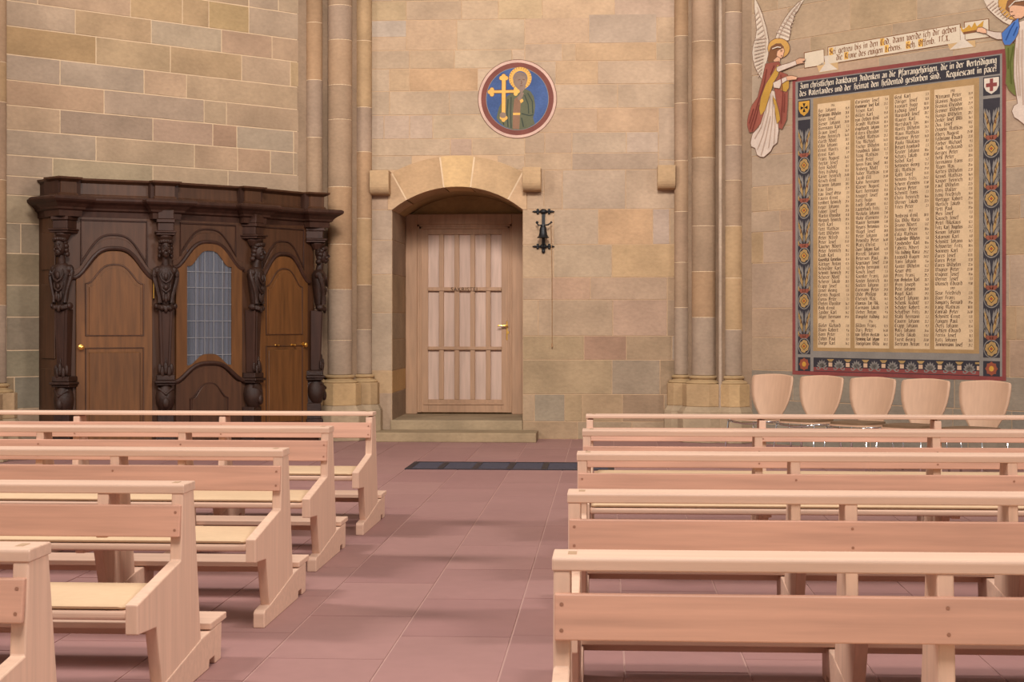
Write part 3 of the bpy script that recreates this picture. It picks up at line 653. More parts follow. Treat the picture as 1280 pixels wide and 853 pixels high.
# herm columns
def herm(x, yo, face, flip):
    M0 = Matrix.Translation((x, -yo, 0)) @ Matrix.Rotation(face, 4, 'Z') @ Matrix.Diagonal((.86, .92, 1, 1))
    m = MB(); m.box(-.13, .13, -.10, .12, .10, .30); m.box(-.105, .105, -.075, .12, .295, .485); m.box(-.06, .06, -.02, .12, .48, .76)
    m.box(-.12, .12, -.10, .12, .755, .78); m.box(-.135, .135, -.125, .12, .78, .81); m.box(-.115, .115, -.10, .12, .81, .87)
    ped = at(M0, 'herm_column', m, CARVE, bevel=.008)
    m = MB(); m.lathe([(.06, .47), (.085, .50), (.115, .56), (.125, .63), (.11, .70), (.075, .745), (.07, .76)], 18, (0, -.01)); m.tube([(-.09, -.06, .72), (0, -.13, .66), (.09, -.06, .72)], .02, 8); m.ell((0, -.12, .57), (.045, .03, .06))
    at(M0, 'carved_bulb', m, CARVE, ped, smooth=True)
    m = MB()
    m.add([(-.06, -.06, .87), (.06, -.06, .87), (.06, .06, .87), (-.06, .06, .87), (-.088, -.085, 1.58), (.088, -.085, 1.58), (.088, .06, 1.58), (-.088, .06, 1.58)], [(0, 3, 2, 1), (4, 5, 6, 7), (0, 1, 5, 4), (1, 2, 6, 5), (2, 3, 7, 6), (3, 0, 4, 7)])
    m.add([(-.03, -.075, .95), (.03, -.075, .95), (.03, -.02, .95), (-.03, -.02, .95), (-.055, -.098, 1.56), (.055, -.098, 1.56), (.055, -.02, 1.56), (-.055, -.02, 1.56)], [(0, 3, 2, 1), (4, 5, 6, 7), (0, 1, 5, 4), (1, 2, 6, 5), (2, 3, 7, 6), (3, 0, 4, 7)])
    at(M0, 'tapered_shaft', m, OAKD, ped, bevel=.006)
    m = MB()
    for k in range(5): t = (k - 2) * .5; m.ell((.085 * math.sin(t), -.03 - .07 * math.cos(t), .905 + .03 * (k % 2 == 0)), (.028, .02, .06))
    m.ell((0, -.10, .95), (.03, .02, .06)); m.ell((0, -.085, 1.01), (.012, .012, .05))
    at(M0, 'leaf_foot', m, CARVE, ped, smooth=True)
    m = MB(); m.tube([(-.115, -.05, 1.615), (-.06, -.115, 1.60), (.06, -.115, 1.60), (.115, -.05, 1.615)], .028, 8)
    for q in (-1, 1): m.ell((q * .115, -.06, 1.615), (.032, .05, .036)); m.ell((q * .05, -.13, 1.595), (.022, .02, .026))
    m.ell((0, -.125, 1.585), (.025, .022, .04)); at(M0, 'leaf_collar', m, CARVE, ped, smooth=True)
    m = MB()                                             # bust: scrolled body tapering to the collar, shoulders, collar of leaves, neck
    m.lathe([(.06, 1.63), (.075, 1.68), (.092, 1.78), (.112, 1.88), (.122, 1.96), (.118, 2.01), (.09, 2.045), (.05, 2.07)], 16, (0, -.05), 1.0, .78)
    for q in (-1, 1):
        m.ell((q * .098, -.045, 2.0), (.052, .06, .05))
        m.tube([(q * .125, -.05, 2.02), (q * .142, -.06, 1.97), (q * .135, -.085, 1.90), (q * .105, -.10, 1.80), (q * .08, -.10, 1.71), (q * .075, -.105, 1.65)], [.026, .03, .028, .024, .024, .03], 8)
        m.tube([(q * .05, -.125, 2.0), (q * .075, -.14, 1.95), (q * .05, -.15, 1.90), (0, -.155, 1.87)], .013, 6); m.tube([(q * .06, -.12, 1.86), (q * .045, -.135, 1.80), (0, -.135, 1.77)], .012, 6)
        m.ell((q * .135, -.085, 1.94), (.022, .03, .022)); m.ell((q * .03, -.128, 1.72), (.02, .014, .05))
    m.ell((0, -.15, 1.935), (.026, .016, .04)); m.ell((0, -.14, 1.82), (.022, .018, .03)); m.ell((0, -.125, 1.70), (.024, .02, .05))
    m.tube([(0, -.05, 2.03), (0, -.07, 2.15)], [.052, .043], 10)
    at(M0, 'carved_bust', m, CARVE, ped, smooth=True)
    hy, hz = -.09, 2.235; m = MB(); m.ell((0, hy, hz), (.068, .080, .098), 16, 10); m.ell((0, hy - .045, hz - .055), (.04, .038, .045))
    m.tube([(0, hy - .07, hz + .02), (0, hy - .098, hz - .022)], [.009, .016], 6)
    for q in (-1, 1):
        m.ell((q * .027, hy - .074, hz + .012), (.014, .009, .007)); m.ell((q * .028, hy - .073, hz + .032), (.02, .011, .006)); m.ell((q * .036, hy - .06, hz - .03), (.02, .02, .024))
        for kk in range(4): m.ell((q * (.066 + .006 * (kk % 2)), hy + .01 + .012 * kk, hz + .05 - .042 * kk), (.026, .036, .03))
    m.ell((0, hy - .082, hz - .052), (.02, .01, .005)); m.ell((0, hy - .08, hz - .062), (.016, .01, .006))
    for kk in range(7): t = (kk - 3) * .42; m.ell((.07 * math.sin(t), hy - .045 * math.cos(t), hz + .072 + .012 * math.cos(t)), (.03, .034, .026))
    m.ell((0, hy + .03, hz + .03), (.075, .06, .08))
    at(M0, 'carved_head', m, CARVE, ped, smooth=True)
    m = MB(); m.lathe([(.055, 2.30), (.075, 2.33), (.10, 2.37), (.095, 2.385)], 14, (0, -.03)); m.box(-.12, .12, -.13, .12, 2.385, 2.41); m.box(-.135, .135, -.15, .12, 2.41, 2.43)
    m.box(-.10, .10, -.10, .12, 2.43, 2.52); m.box(-.115, .115, -.12, .12, 2.52, 2.56); m.box(-.10, .10, -.11, .12, 2.56, 2.66)
    at(M0, 'capital', m, OAKD, ped, bevel=.006)
FACE = [-math.radians(56), -math.radians(26), math.radians(26), math.radians(58)]
for (x, yo), fa in zip([(P1[0] + .0, P1[1] + .03), (P2[0], P2[1] + .03), (P3[0], P3[1] + .03), (P4[0], P4[1] + .03)], FACE): herm(x, yo, fa, 0)
# entablature swept round the plan, breaking forward over the herms
def ress():
    def unit(a, b): v = Vector(b) - Vector(a); return v.normalized()
    dl = unit(P1, P2); dr_ = unit(P3, P4)
    n1 = Vector((-.6, .8)); n2 = Vector((-.12, .99)); 
    a = Vector((-1.665, .33)); b = Vector(P1) + dl * .17
    out = [Vector((-1.665, 0)), a, a + Vector((-.09, 0.02)), Vector(P1) + n1 * .20, b + Vector((-.02, .10)), b]
    a = Vector(P2) - dl * .16; b = Vector(P2) + Vector((.15, 0)); out += [a, a + n2 * .10, b + Vector((0, .10)), b]
    mir = [Vector((-p.x - (.03 if p.x < -1.3 else .01), p.y)) for p in out[::-1]]
    return out + mir
RP = ress()
def sweep(prof, path):
    n = len(path); vs = []; fs = []; m = MB()
    for i, p in enumerate(path):
        d0 = (p - path[i - 1]).normalized() if i else None; d1 = (path[i + 1] - p).normalized() if i < n - 1 else None
        n0 = Vector((-d0.y, d0.x)) if d0 else None; n1 = Vector((-d1.y, d1.x)) if d1 else None
        if d0 is None: nn = n1
        elif d1 is None: nn = n0
        else: nn = (n0 + n1); L2 = nn.length_squared; nn = nn * (2 / L2) if L2 > .05 else n0
        for o_, z in prof: q = p + nn * o_; vs.append((q.x, -q.y, z))
    k = len(prof)
    for i in range(n - 1): fs += [(i * k + j, i * k + (j + 1) % k, (i + 1) * k + (j + 1) % k, (i + 1) * k + j) for j in range(k)]
    fs += [tuple(range(k)), tuple(range((n - 1) * k, n * k))]
    m.add(vs, fs); return m
sweep([(-.06, 2.56), (.0, 2.56), (.005, 2.62), (.03, 2.635), (.035, 2.655), (.07, 2.69), (.11, 2.715), (.125, 2.735), (.125, 2.755), (.105, 2.77), (-.06, 2.785)], RP).build('cornice', OAKD, conf)
sweep([(-.10, 2.77), (-.035, 2.77), (-.03, 2.80), (-.045, 2.81), (-.045, 2.925), (-.02, 2.94), (.005, 2.955), (.01, 2.975), (-.10, 2.985)], RP).build('attic', OAKF, conf)
m = MB(); m.prism([(p.x * .985, -max(p.y - .07, 0)) for p in RP], 'z', 2.60, 2.97); m.build('top_board', OAKD, conf)

# ================================================================== WALL BELL
bs, bz = WB.px(679, 289, .1)
bell_o = tag(empty('wall_bell', WB.M @ Matrix.Translation((bs, 0, bz))), 'small black wrought-iron sacristy bell on the wall beside the door', 'bell')
def fleur(m, z, y):
    m.tube([(-.10, y, z), (.10, y, z)], .012, 8)
    for q in (-1, 1): m.ell((q * .105, y, z), (.028, .012, .012)); m.ell((q * .07, y, z + .016), (.016, .01, .02)); m.ell((q * .07, y, z - .016), (.016, .01, .02)); m.ell((q * .125, y, z), (.012, .008, .007))
    m.ell((0, y, z), (.045, .03, .032))
m = MB(); m.box(-.02, .02, -.022, 0.0, -.24, .27); fleur(m, .245, -.022); fleur(m, -.185, -.022); m.ell((0, -.02, -.245), (.022, .018, .028)); m.tube([(0, -.02, -.2), (0, -.02, -.25)], .01, 6)
m.tube([(0, -.02, -.18), (0, -.09, -.17), (0, -.13, -.1)], .012, 8)
m.build('bracket', IRON, bell_o, True)
m = MB(); m.tube([(-.075, -.11, .10), (-.06, -.12, .07), (0, -.13, .07), (.06, -.12, .075), (.10, -.11, .105)], .009, 8); m.ell((-.075, -.11, .105), (.018, .014, .018)); m.ell((.10, -.11, .108), (.014, .01, .012)); m.tube([(0, -.02, .06), (0, -.14, .07)], .013, 8)
m.build('yoke', IRON, bell_o, True)
m = MB(); m.lathe([(.012, .065), (.03, .06), (.042, .03), (.046, -.02), (.056, -.06), (.075, -.082), (.07, -.086)], 20, (0, -.12)); m.build('bell_body', IRON, bell_o, True)
m = MB(); m.tube([(0, -.12, 0), (0, -.12, -.09)], .006, 6); m.ell((0, -.12, -.095), (.016, .016, .018)); m.build('clapper', IRON, bell_o, True)
ce = WB.px(690, 434, .1)
m = MB(); m.tube([(.095, -.11, .10), (.10, -.10, -.1), (ce[0] - bs, -.06, -.6), (ce[0] - bs, -.05, ce[1] - bz + .06)], .0045, 6); m.ell((ce[0] - bs, -.05, ce[1] - bz + .02), (.012, .012, .035))
m.build('bell_cord', paint('cord', (150, 116, 84)), bell_o, True)

# ================================================================== BLACKLETTER PEN (broad-nib strokes, x-height 1)
def _m(x): return [(x - .1, .88), (x, 1), (x, .02), (x + .12, .1)]
GL = {
 'a': (.58, [[(.0, .95), (.28, 1), (.42, .88), (.42, .05), (.54, .1)], [(.42, .55), (.02, .42), (.02, .08), (.2, 0), (.42, .15)]]),
 'b': (.6, [[(0, 1.5), (0, .08), (.24, 0), (.45, .14), (.45, .85), (.2, 1), (0, .85)]]), 'c': (.5, [[(.4, .9), (.2, 1), (0, .85), (0, .12), (.2, 0), (.4, .12)]]),
 'd': (.6, [[(-.02, 1.45), (.42, .92), (.42, .12), (.2, 0), (0, .12), (0, .82), (.2, 1), (.35, .92)]]), 'e': (.52, [[(.02, .5), (.38, .66), (.38, .88), (.2, 1), (0, .85), (0, .12), (.2, 0), (.42, .12)]]),
 'f': (.42, [[(.42, 1.38), (.22, 1.48), (.1, 1.32), (.1, -.25)], [(-.08, .98), (.38, .98)]]), 'g': (.6, [[(.42, 1), (.42, -.28), (.2, -.45), (-.02, -.34)], [(.42, .9), (.15, 1), (0, .85), (0, .15), (.2, .02), (.42, .15)]]),
 'h': (.6, [[(0, 1.5), (0, .02)], [(0, .82), (.24, 1), (.45, .85), (.45, .05), (.3, -.38)]]), 'i': (.26, [_m(0), [(-.03, 1.44), (.07, 1.30)]]),
 'j': (.26, [[(-.1, .9), (0, 1), (0, -.3), (-.15, -.42)], [(-.03, 1.44), (.07, 1.30)]]), 'k': (.55, [[(0, 1.5), (0, .02)], [(0, .58), (.28, 1), (.4, .86), (.08, .55), (.44, .02)]]),
 'l': (.3, [[(0, 1.5), (0, .1), (.16, .02)]]), 'm': (1.0, [_m(0), [(.0, .82), (.3, 1), (.4, .88)], _m(.42), [(.42, .82), (.72, 1), (.82, .88)], _m(.84)]),
 'n': (.6, [_m(0), [(0, .82), (.3, 1), (.42, .88)], _m(.42)]), 'o': (.56, [[(.2, 1), (0, .84), (0, .14), (.22, 0), (.44, .14), (.44, .86), (.2, 1)]]),
 'p': (.6, [[(-.1, .9), (0, 1), (0, -.46)], [(0, .88), (.24, 1), (.45, .85), (.45, .14), (.22, 0), (0, .12)]]), 'q': (.6, [[(.42, 1), (.42, -.46)], [(.42, .9), (.15, 1), (0, .85), (0, .15), (.2, .02), (.42, .15)]]),
 'r': (.42, [_m(0), [(.06, .84), (.26, 1), (.34, .88)]]), 's': (.5, [[(.4, .9), (.2, 1), (.02, .84), (.06, .62), (.38, .42), (.4, .14), (.2, 0), (0, .12)]]),
 't': (.42, [[(.1, 1.25), (.1, .12), (.25, 0), (.38, .1)], [(-.08, .98), (.35, .98)]]), 'u': (.6, [[(-.08, .9), (0, 1), (0, .12), (.16, 0), (.42, .18)], [(.42, 1), (.42, .02), (.52, .1)]]),
 'v': (.56, [[(-.05, 1.1), (.05, .95), (.05, .1), (.22, 0), (.44, .14), (.44, .86), (.24, 1)]]), 'w': (.9, [[(-.05, 1.1), (.05, .95), (.05, .1), (.2, 0), (.4, .12)], [(.38, 1), (.4, .1), (.56, 0), (.78, .14), (.78, .86), (.6, 1)]]),
 'x': (.5, [[(0, .95), (.1, 1), (.15, .1), (.02, -.1)], [(.15, .8), (.4, 1)], [(.15, .2), (.4, .05)]]), 'y': (.56, [[(-.05, 1), (.04, .12), (.2, 0), (.42, .15)], [(.42, 1), (.42, .0), (.1, -.42)]]),
 'z': (.5, [[(0, .95), (.38, .98), (.05, .5), (.4, .3), (.3, -.3), (.05, -.4)]]), '.': (.28, [[(.02, .15), (.1, .03)]]), ',': (.28, [[(.08, .12), (.0, -.16)]]), '!': (.3, [[(.08, 1.5), (.06, .42)], [(.02, .15), (.1, .03)]]), '-': (.4, [[(0, .5), (.3, .5)]]),
 '1': (.36, [[(-.02, 1.05), (.12, 1.25), (.12, 0)]]), '2': (.5, [[(0, 1.05), (.2, 1.25), (.38, 1.0), (0, .05), (.4, .05)]]), '3': (.5, [[(0, 1.15), (.25, 1.25), (.36, 1), (.14, .7), (.38, .4), (.2, 0), (0, .1)]]),
 '4': (.5, [[(.3, 1.25), (0, .4), (.42, .4)], [(.3, .8), (.3, 0)]]), '5': (.5, [[(.38, 1.25), (.06, 1.2), (.04, .75), (.36, .65), (.36, .2), (.16, 0), (0, .1)]]), '6': (.5, [[(.36, 1.2), (.1, .95), (.02, .3), (.2, 0), (.38, .2), (.36, .55), (.06, .55)]]),
 '7': (.5, [[(0, 1.2), (.4, 1.22), (.12, 0)]]), '8': (.5, [[(.2, .68), (.02, .95), (.2, 1.25), (.38, .95), (.02, .3), (.2, 0), (.38, .3), (.2, .68)]]), '9': (.5, [[(.36, .75), (.14, .62), (.02, .95), (.2, 1.25), (.38, 1.0), (.34, .4), (.08, .02)]]), '0': (.5, [[(.2, 1.25), (.0, .95), (.0, .3), (.2, 0), (.4, .3), (.4, .95), (.2, 1.25)]]),
 ' ': (.46, [])}
bowl = [(.36, 1.35), (.08, 1.15), (0, .7), (.1, .2), (.34, 0)]
GL.update({
 'A': (.86, [[(.02, 1.15), (.2, 1.45), (.34, 1.2), (.3, .5), (.06, .05), (.2, .0)], [(.3, 1.35), (.66, 1.1), (.66, .05), (.8, .1)], [(.34, .6), (.66, .6)]]), 'B': (.85, [[(.05, 1.2), (.2, 1.45), (.2, .05), (.02, .12)], [(.2, 1.35), (.55, 1.45), (.68, 1.15), (.34, .8), (.68, .55), (.66, .15), (.4, 0), (.2, .1)]]),
 'C': (.78, [bowl, [(.34, 0), (.6, .15)], [(.3, 1.4), (.6, 1.3), (.55, 1.05)], [(.32, 1.1), (.32, .35)]]), 'D': (.85, [[(.02, 1.3), (.3, 1.45), (.66, 1.2), (.7, .4), (.45, 0), (.1, .12)], [(.24, 1.1), (.1, .6), (.26, .15)]]),
 'E': (.78, [bowl, [(.34, 0), (.6, .15)], [(.3, 1.4), (.6, 1.3)], [(.1, .75), (.5, .8)], [(.34, 1.2), (.34, .3)]]), 'F': (.75, [[(.1, 1.2), (.25, 1.45), (.25, .1), (.05, -.1)], [(.2, 1.4), (.62, 1.4)], [(.25, .8), (.55, .82)]]),
 'G': (.85, [bowl, [(.34, 0), (.64, .15), (.64, .75), (.42, .8)], [(.3, 1.4), (.66, 1.28)], [(.34, 1.1), (.34, .4)]]), 'H': (.85, [[(.05, 1.25), (.25, 1.45), (.22, .1), (.02, 0)], [(.22, .8), (.55, 1.05), (.66, .8), (.62, .1), (.42, -.3)], [(.25, 1.42), (.6, 1.4)]]),
 'I': (.6, [[(.02, 1.2), (.25, 1.45), (.5, 1.35)], [(.34, 1.35), (.3, .2), (.05, .0)]]), 'J': (.6, [[(.02, 1.2), (.25, 1.45), (.5, 1.35)], [(.36, 1.35), (.34, -.1), (.05, -.3)]]), 'K': (.82, [[(.05, 1.25), (.22, 1.45), (.2, .1), (.02, 0)], [(.2, .75), (.5, 1.4), (.62, 1.2), (.3, .75), (.66, .05), (.8, .1)]]),
 'L': (.72, [[(.4, 1.4), (.15, 1.3), (.2, .8), (.1, .15), (.35, .02), (.6, .15)], [(.34, 1.1), (.34, .4)]]), 'M': (1.15, [[(.02, 1.2), (.2, 1.45), (.24, .2), (.05, 0)], [(.24, 1.2), (.5, 1.42), (.58, 1.2), (.56, .05)], [(.58, 1.2), (.84, 1.42), (.92, 1.2), (.92, .05), (1.05, .1)]]),
 'N': (.88, [[(.02, 1.2), (.2, 1.45), (.24, .2), (.05, 0)], [(.24, 1.2), (.55, 1.42), (.68, 1.2), (.66, .05), (.8, .1)]]), 'O': (.82, [[(.3, 1.42), (.04, 1.1), (.02, .4), (.3, 0), (.62, .3), (.66, 1.0), (.4, 1.4)], [(.32, 1.15), (.32, .3)]]),
 'P': (.85, [[(.05, 1.25), (.22, 1.45), (.22, -.4)], [(.2, 1.3), (.5, 1.45), (.7, 1.2), (.66, .5), (.4, .35), (.22, .5)], [(.45, 1.1), (.45, .6)]]), 'Q': (.82, [[(.3, 1.42), (.04, 1.1), (.02, .4), (.3, 0), (.62, .3), (.66, 1.0), (.4, 1.4)], [(.4, .2), (.75, -.2)]]),
 'R': (.88, [[(.05, 1.25), (.22, 1.45), (.22, .1), (.05, 0)], [(.2, 1.35), (.55, 1.45), (.66, 1.15), (.36, .8), (.66, .1), (.84, .05)]]), 'S': (.75, [[(.58, 1.3), (.3, 1.45), (.06, 1.2), (.15, .85), (.56, .6), (.58, .2), (.3, 0), (.04, .15)], [(.36, 1.2), (.34, .3)]]),
 'T': (.75, [bowl, [(.34, 0), (.6, .15)], [(.02, 1.3), (.35, 1.45), (.66, 1.38)], [(.36, 1.3), (.34, .3)]]), 'U': (.8, [[(.05, 1.2), (.18, 1.42), (.12, .3), (.3, 0), (.6, .2)], [(.6, 1.4), (.6, .05), (.72, .1)]]), 'V': (.82, [[(.05, 1.2), (.18, 1.42), (.16, .3), (.34, 0), (.64, .3), (.64, 1.1), (.45, 1.4)], [(.36, 1.2), (.36, .35)]]),
 'W': (1.1, [[(.05, 1.2), (.18, 1.42), (.14, .3), (.3, 0), (.5, .2)], [(.5, 1.4), (.5, .2), (.68, 0), (.94, .3), (.94, 1.1), (.75, 1.4)]]), 'X': (.75, [[(.05, 1.3), (.2, 1.42), (.55, .05), (.66, .1)], [(.6, 1.42), (.1, 0)]]), 'Y': (.8, [[(.05, 1.2), (.16, 1.42), (.2, .8), (.6, .8)], [(.6, 1.42), (.58, .2), (.2, -.3)]]),
 'Z': (.75, [[(.05, 1.3), (.3, 1.45), (.62, 1.3), (.3, .8), (.6, .45), (.4, 0), (.04, .12)], [(.2, .82), (.5, .82)]])})
for u_, b_ in (('ü', 'u'), ('ö', 'o'), ('ä', 'a')): GL[u_] = (GL[b_][0], GL[b_][1] + [[(.06, 1.42), (.14, 1.30)], [(.32, 1.42), (.4, 1.30)]])
def pen_width(t): return sum(GL.get(c, GL['n'])[0] + .12 for c in t)
def pen(mb, text, p0, p1, xh, off, nib=.26, fit=None):
    """write text on the wall from p0 towards p1 (wall coordinates); fit scales it to that length"""
    d = Vector(p1) - Vector(p0); L = d.length; d.normalize(); sx = xh
    if fit is not None: sx = min(fit, 1e9) / pen_width(text)
    nv = Vector((math.cos(math.radians(38)) * nib * xh / 2, math.sin(math.radians(38)) * nib * xh / 2)); x = 0
    for c in text:
        wd, st = GL.get(c, GL['n'])
        for s_ in st:
            pts = [Vector(p0) + d * ((x + a) * sx) + Vector((0, b * xh)) for a, b in s_]
            for A, B in zip(pts, pts[1:]):
                q = [A - nv, A + nv, B + nv, B - nv]
                mb.add([(k.x, -off - (len(mb.f) % 7) * 1.5e-5, k.y) for k in q], [(0, 1, 2, 3)])
        x += wd + .12

# ================================================================== MEMORIAL PAINTING ON THE RIGHT WALL
def cr(pts, ox, oy, sc): return [(ox + x / sc, oy + y / sc) for x, y in pts]
class Mural:
    def __init__(s, W, root, base=.007): s.W = W; s.root = root; s.base = base
    def off(s, k): return s.base + k * .0006
    def poly(s, name, polys, m, k, parent=None, label=None):
        mb = MB()
        for i, p in enumerate(polys): mb.add([(a, -s.off(k) - i * 2e-5 * (len(polys) < 20), b) for a, b in p], [tuple(range(len(p)))])
        o = mb.build(name, m, parent or s.root)
        if label: o['label'] = label
        return o
    def P(s, pts): return [s.W.px(u, v) for u, v in pts]
def disc(cx, cz, r, n=24, rx=None): return [(cx + (rx or r) * math.cos(2 * PI * i / n), cz + r * math.sin(2 * PI * i / n)) for i in range(n)]
def ring(cx, cz, r0, r1, n=40):
    return [[(cx + r0 * math.cos(a), cz + r0 * math.sin(a)), (cx + r1 * math.cos(a), cz + r1 * math.sin(a)), (cx + r1 * math.cos(b), cz + r1 * math.sin(b)), (cx + r0 * math.cos(b), cz + r0 * math.sin(b))] for a, b in [(2 * PI * i / n, 2 * PI * (i + 1) / n) for i in range(n)]]
def rect(a, b, c, d): return [(a, c), (b, c), (b, d), (a, d)]
def strip(pts, wd):
    out = []
    for A, B in zip(pts, pts[1:]):
        A, B = Vector(A), Vector(B); t = (B - A).normalized(); n_ = Vector((-t.y, t.x)) * wd / 2; out.append([tuple(A - n_), tuple(B - n_), tuple(B + n_), tuple(A + n_)])
    return out
def leaf(x, z, ang, ln, wd):
    t = Vector((math.sin(ang), math.cos(ang))); n_ = Vector((t.y, -t.x)); o = Vector((x, z))
    return [tuple(o), tuple(o + t * ln * .35 + n_ * wd), tuple(o + t * ln * .7 + n_ * wd * .7), tuple(o + t * ln), tuple(o + t * ln * .7 - n_ * wd * .7), tuple(o + t * ln * .35 - n_ * wd)]
C_RED, C_GREY, C_NAVY = paint('border_red', (128, 66, 62)), paint('border_grey', (130, 122, 114)), paint('navy', (56, 52, 56))
C_GOLD, C_PARCH, C_OCH = paint('gold_ground', (160, 128, 88)), paint('parchment', (202, 172, 136), .11), paint('ochre', (190, 142, 62))
C_INK, C_WHITE, C_BAN = paint('ink', (78, 56, 42), .05), paint('off_white', (204, 188, 170)), paint('banner', (202, 184, 160), .07)
C_ORN, C_ROSE, C_INKR, C_BLK = paint('ornament_red', (136, 78, 62)), paint('rose_red', (140, 76, 56)), paint('brown_ink', (120, 78, 52), .05), paint('black', (34, 30, 30))
MR = tag(empty('memorial_mural', WR.M), 'large painted memorial of names in a patterned border on the stone wall', 'wall painting')
mu = Mural(WR, MR)
S0, S1 = WR.px(991, 300)[0], WR.px(1258, 300)[0]; Z0, Z1 = .832, 4.283
def fr(i, z0=None, z1=None): return rect(S0 + i, S1 - i, Z0 + i if z0 is None else z0, Z1 - i if z1 is None else z1)
mu.poly('red_border', [fr(0)], C_RED, 0); mu.poly('grey_border', [fr(.045)], C_GREY, 1)
LB0, LB1 = WR.px(998, 300)[0], WR.px(1013.5, 300)[0]; RB0, RB1 = WR.px(1229.5, 300)[0], WR.px(1250.5, 300)[0]
HZ0, HZ1 = 4.03, 4.225
mu.poly('header_band', [rect(LB0, RB1, HZ0, HZ1)], C_NAVY, 2)
sbt = 4.012
mu.poly('side_band', [rect(LB0, LB1, 1.07, sbt - .228)], C_NAVY, 2); mu.poly('side_band', [rect(RB0, RB1, 1.07, sbt - .228)], C_NAVY, 2)
mu.poly('shield_box', [rect(LB0, LB1, sbt - .195, sbt)], C_NAVY, 2); mu.poly('shield_box', [rect(RB0, RB1, sbt - .195, sbt)], C_NAVY, 2)
mu.poly('corner_box', [rect(LB0, LB1, .875, 1.035)], C_NAVY, 2); mu.poly('corner_box', [rect(RB0, RB1, .875, 1.035)], C_NAVY, 2)
BX0, BX1 = LB1 + .045, RB0 - .045
mu.poly('foot_band', [rect(BX0, BX1, .875, 1.035)], C_NAVY, 2)
mu.poly('foot_band_red', [rect(BX0, BX1, .882, .925)], C_RED, 3)
PX0, PX1 = WR.px(1017, 300)[0], WR.px(1224.5, 300)[0]
mu.poly('text_field', [rect(PX0, PX1, 1.11, sbt + .005)], C_GOLD, 2)
colx = [(1022.5, 1063.5), (1069, 1112), (1118, 1163), (1168.5, 1218)]
cols_s = [(WR.px(a, 300)[0], WR.px(b, 300)[0]) for a, b in colx]
for a, b in cols_s: mu.poly('text_column', [rect(a, b, 1.15, sbt - .065)], C_PARCH, 3)
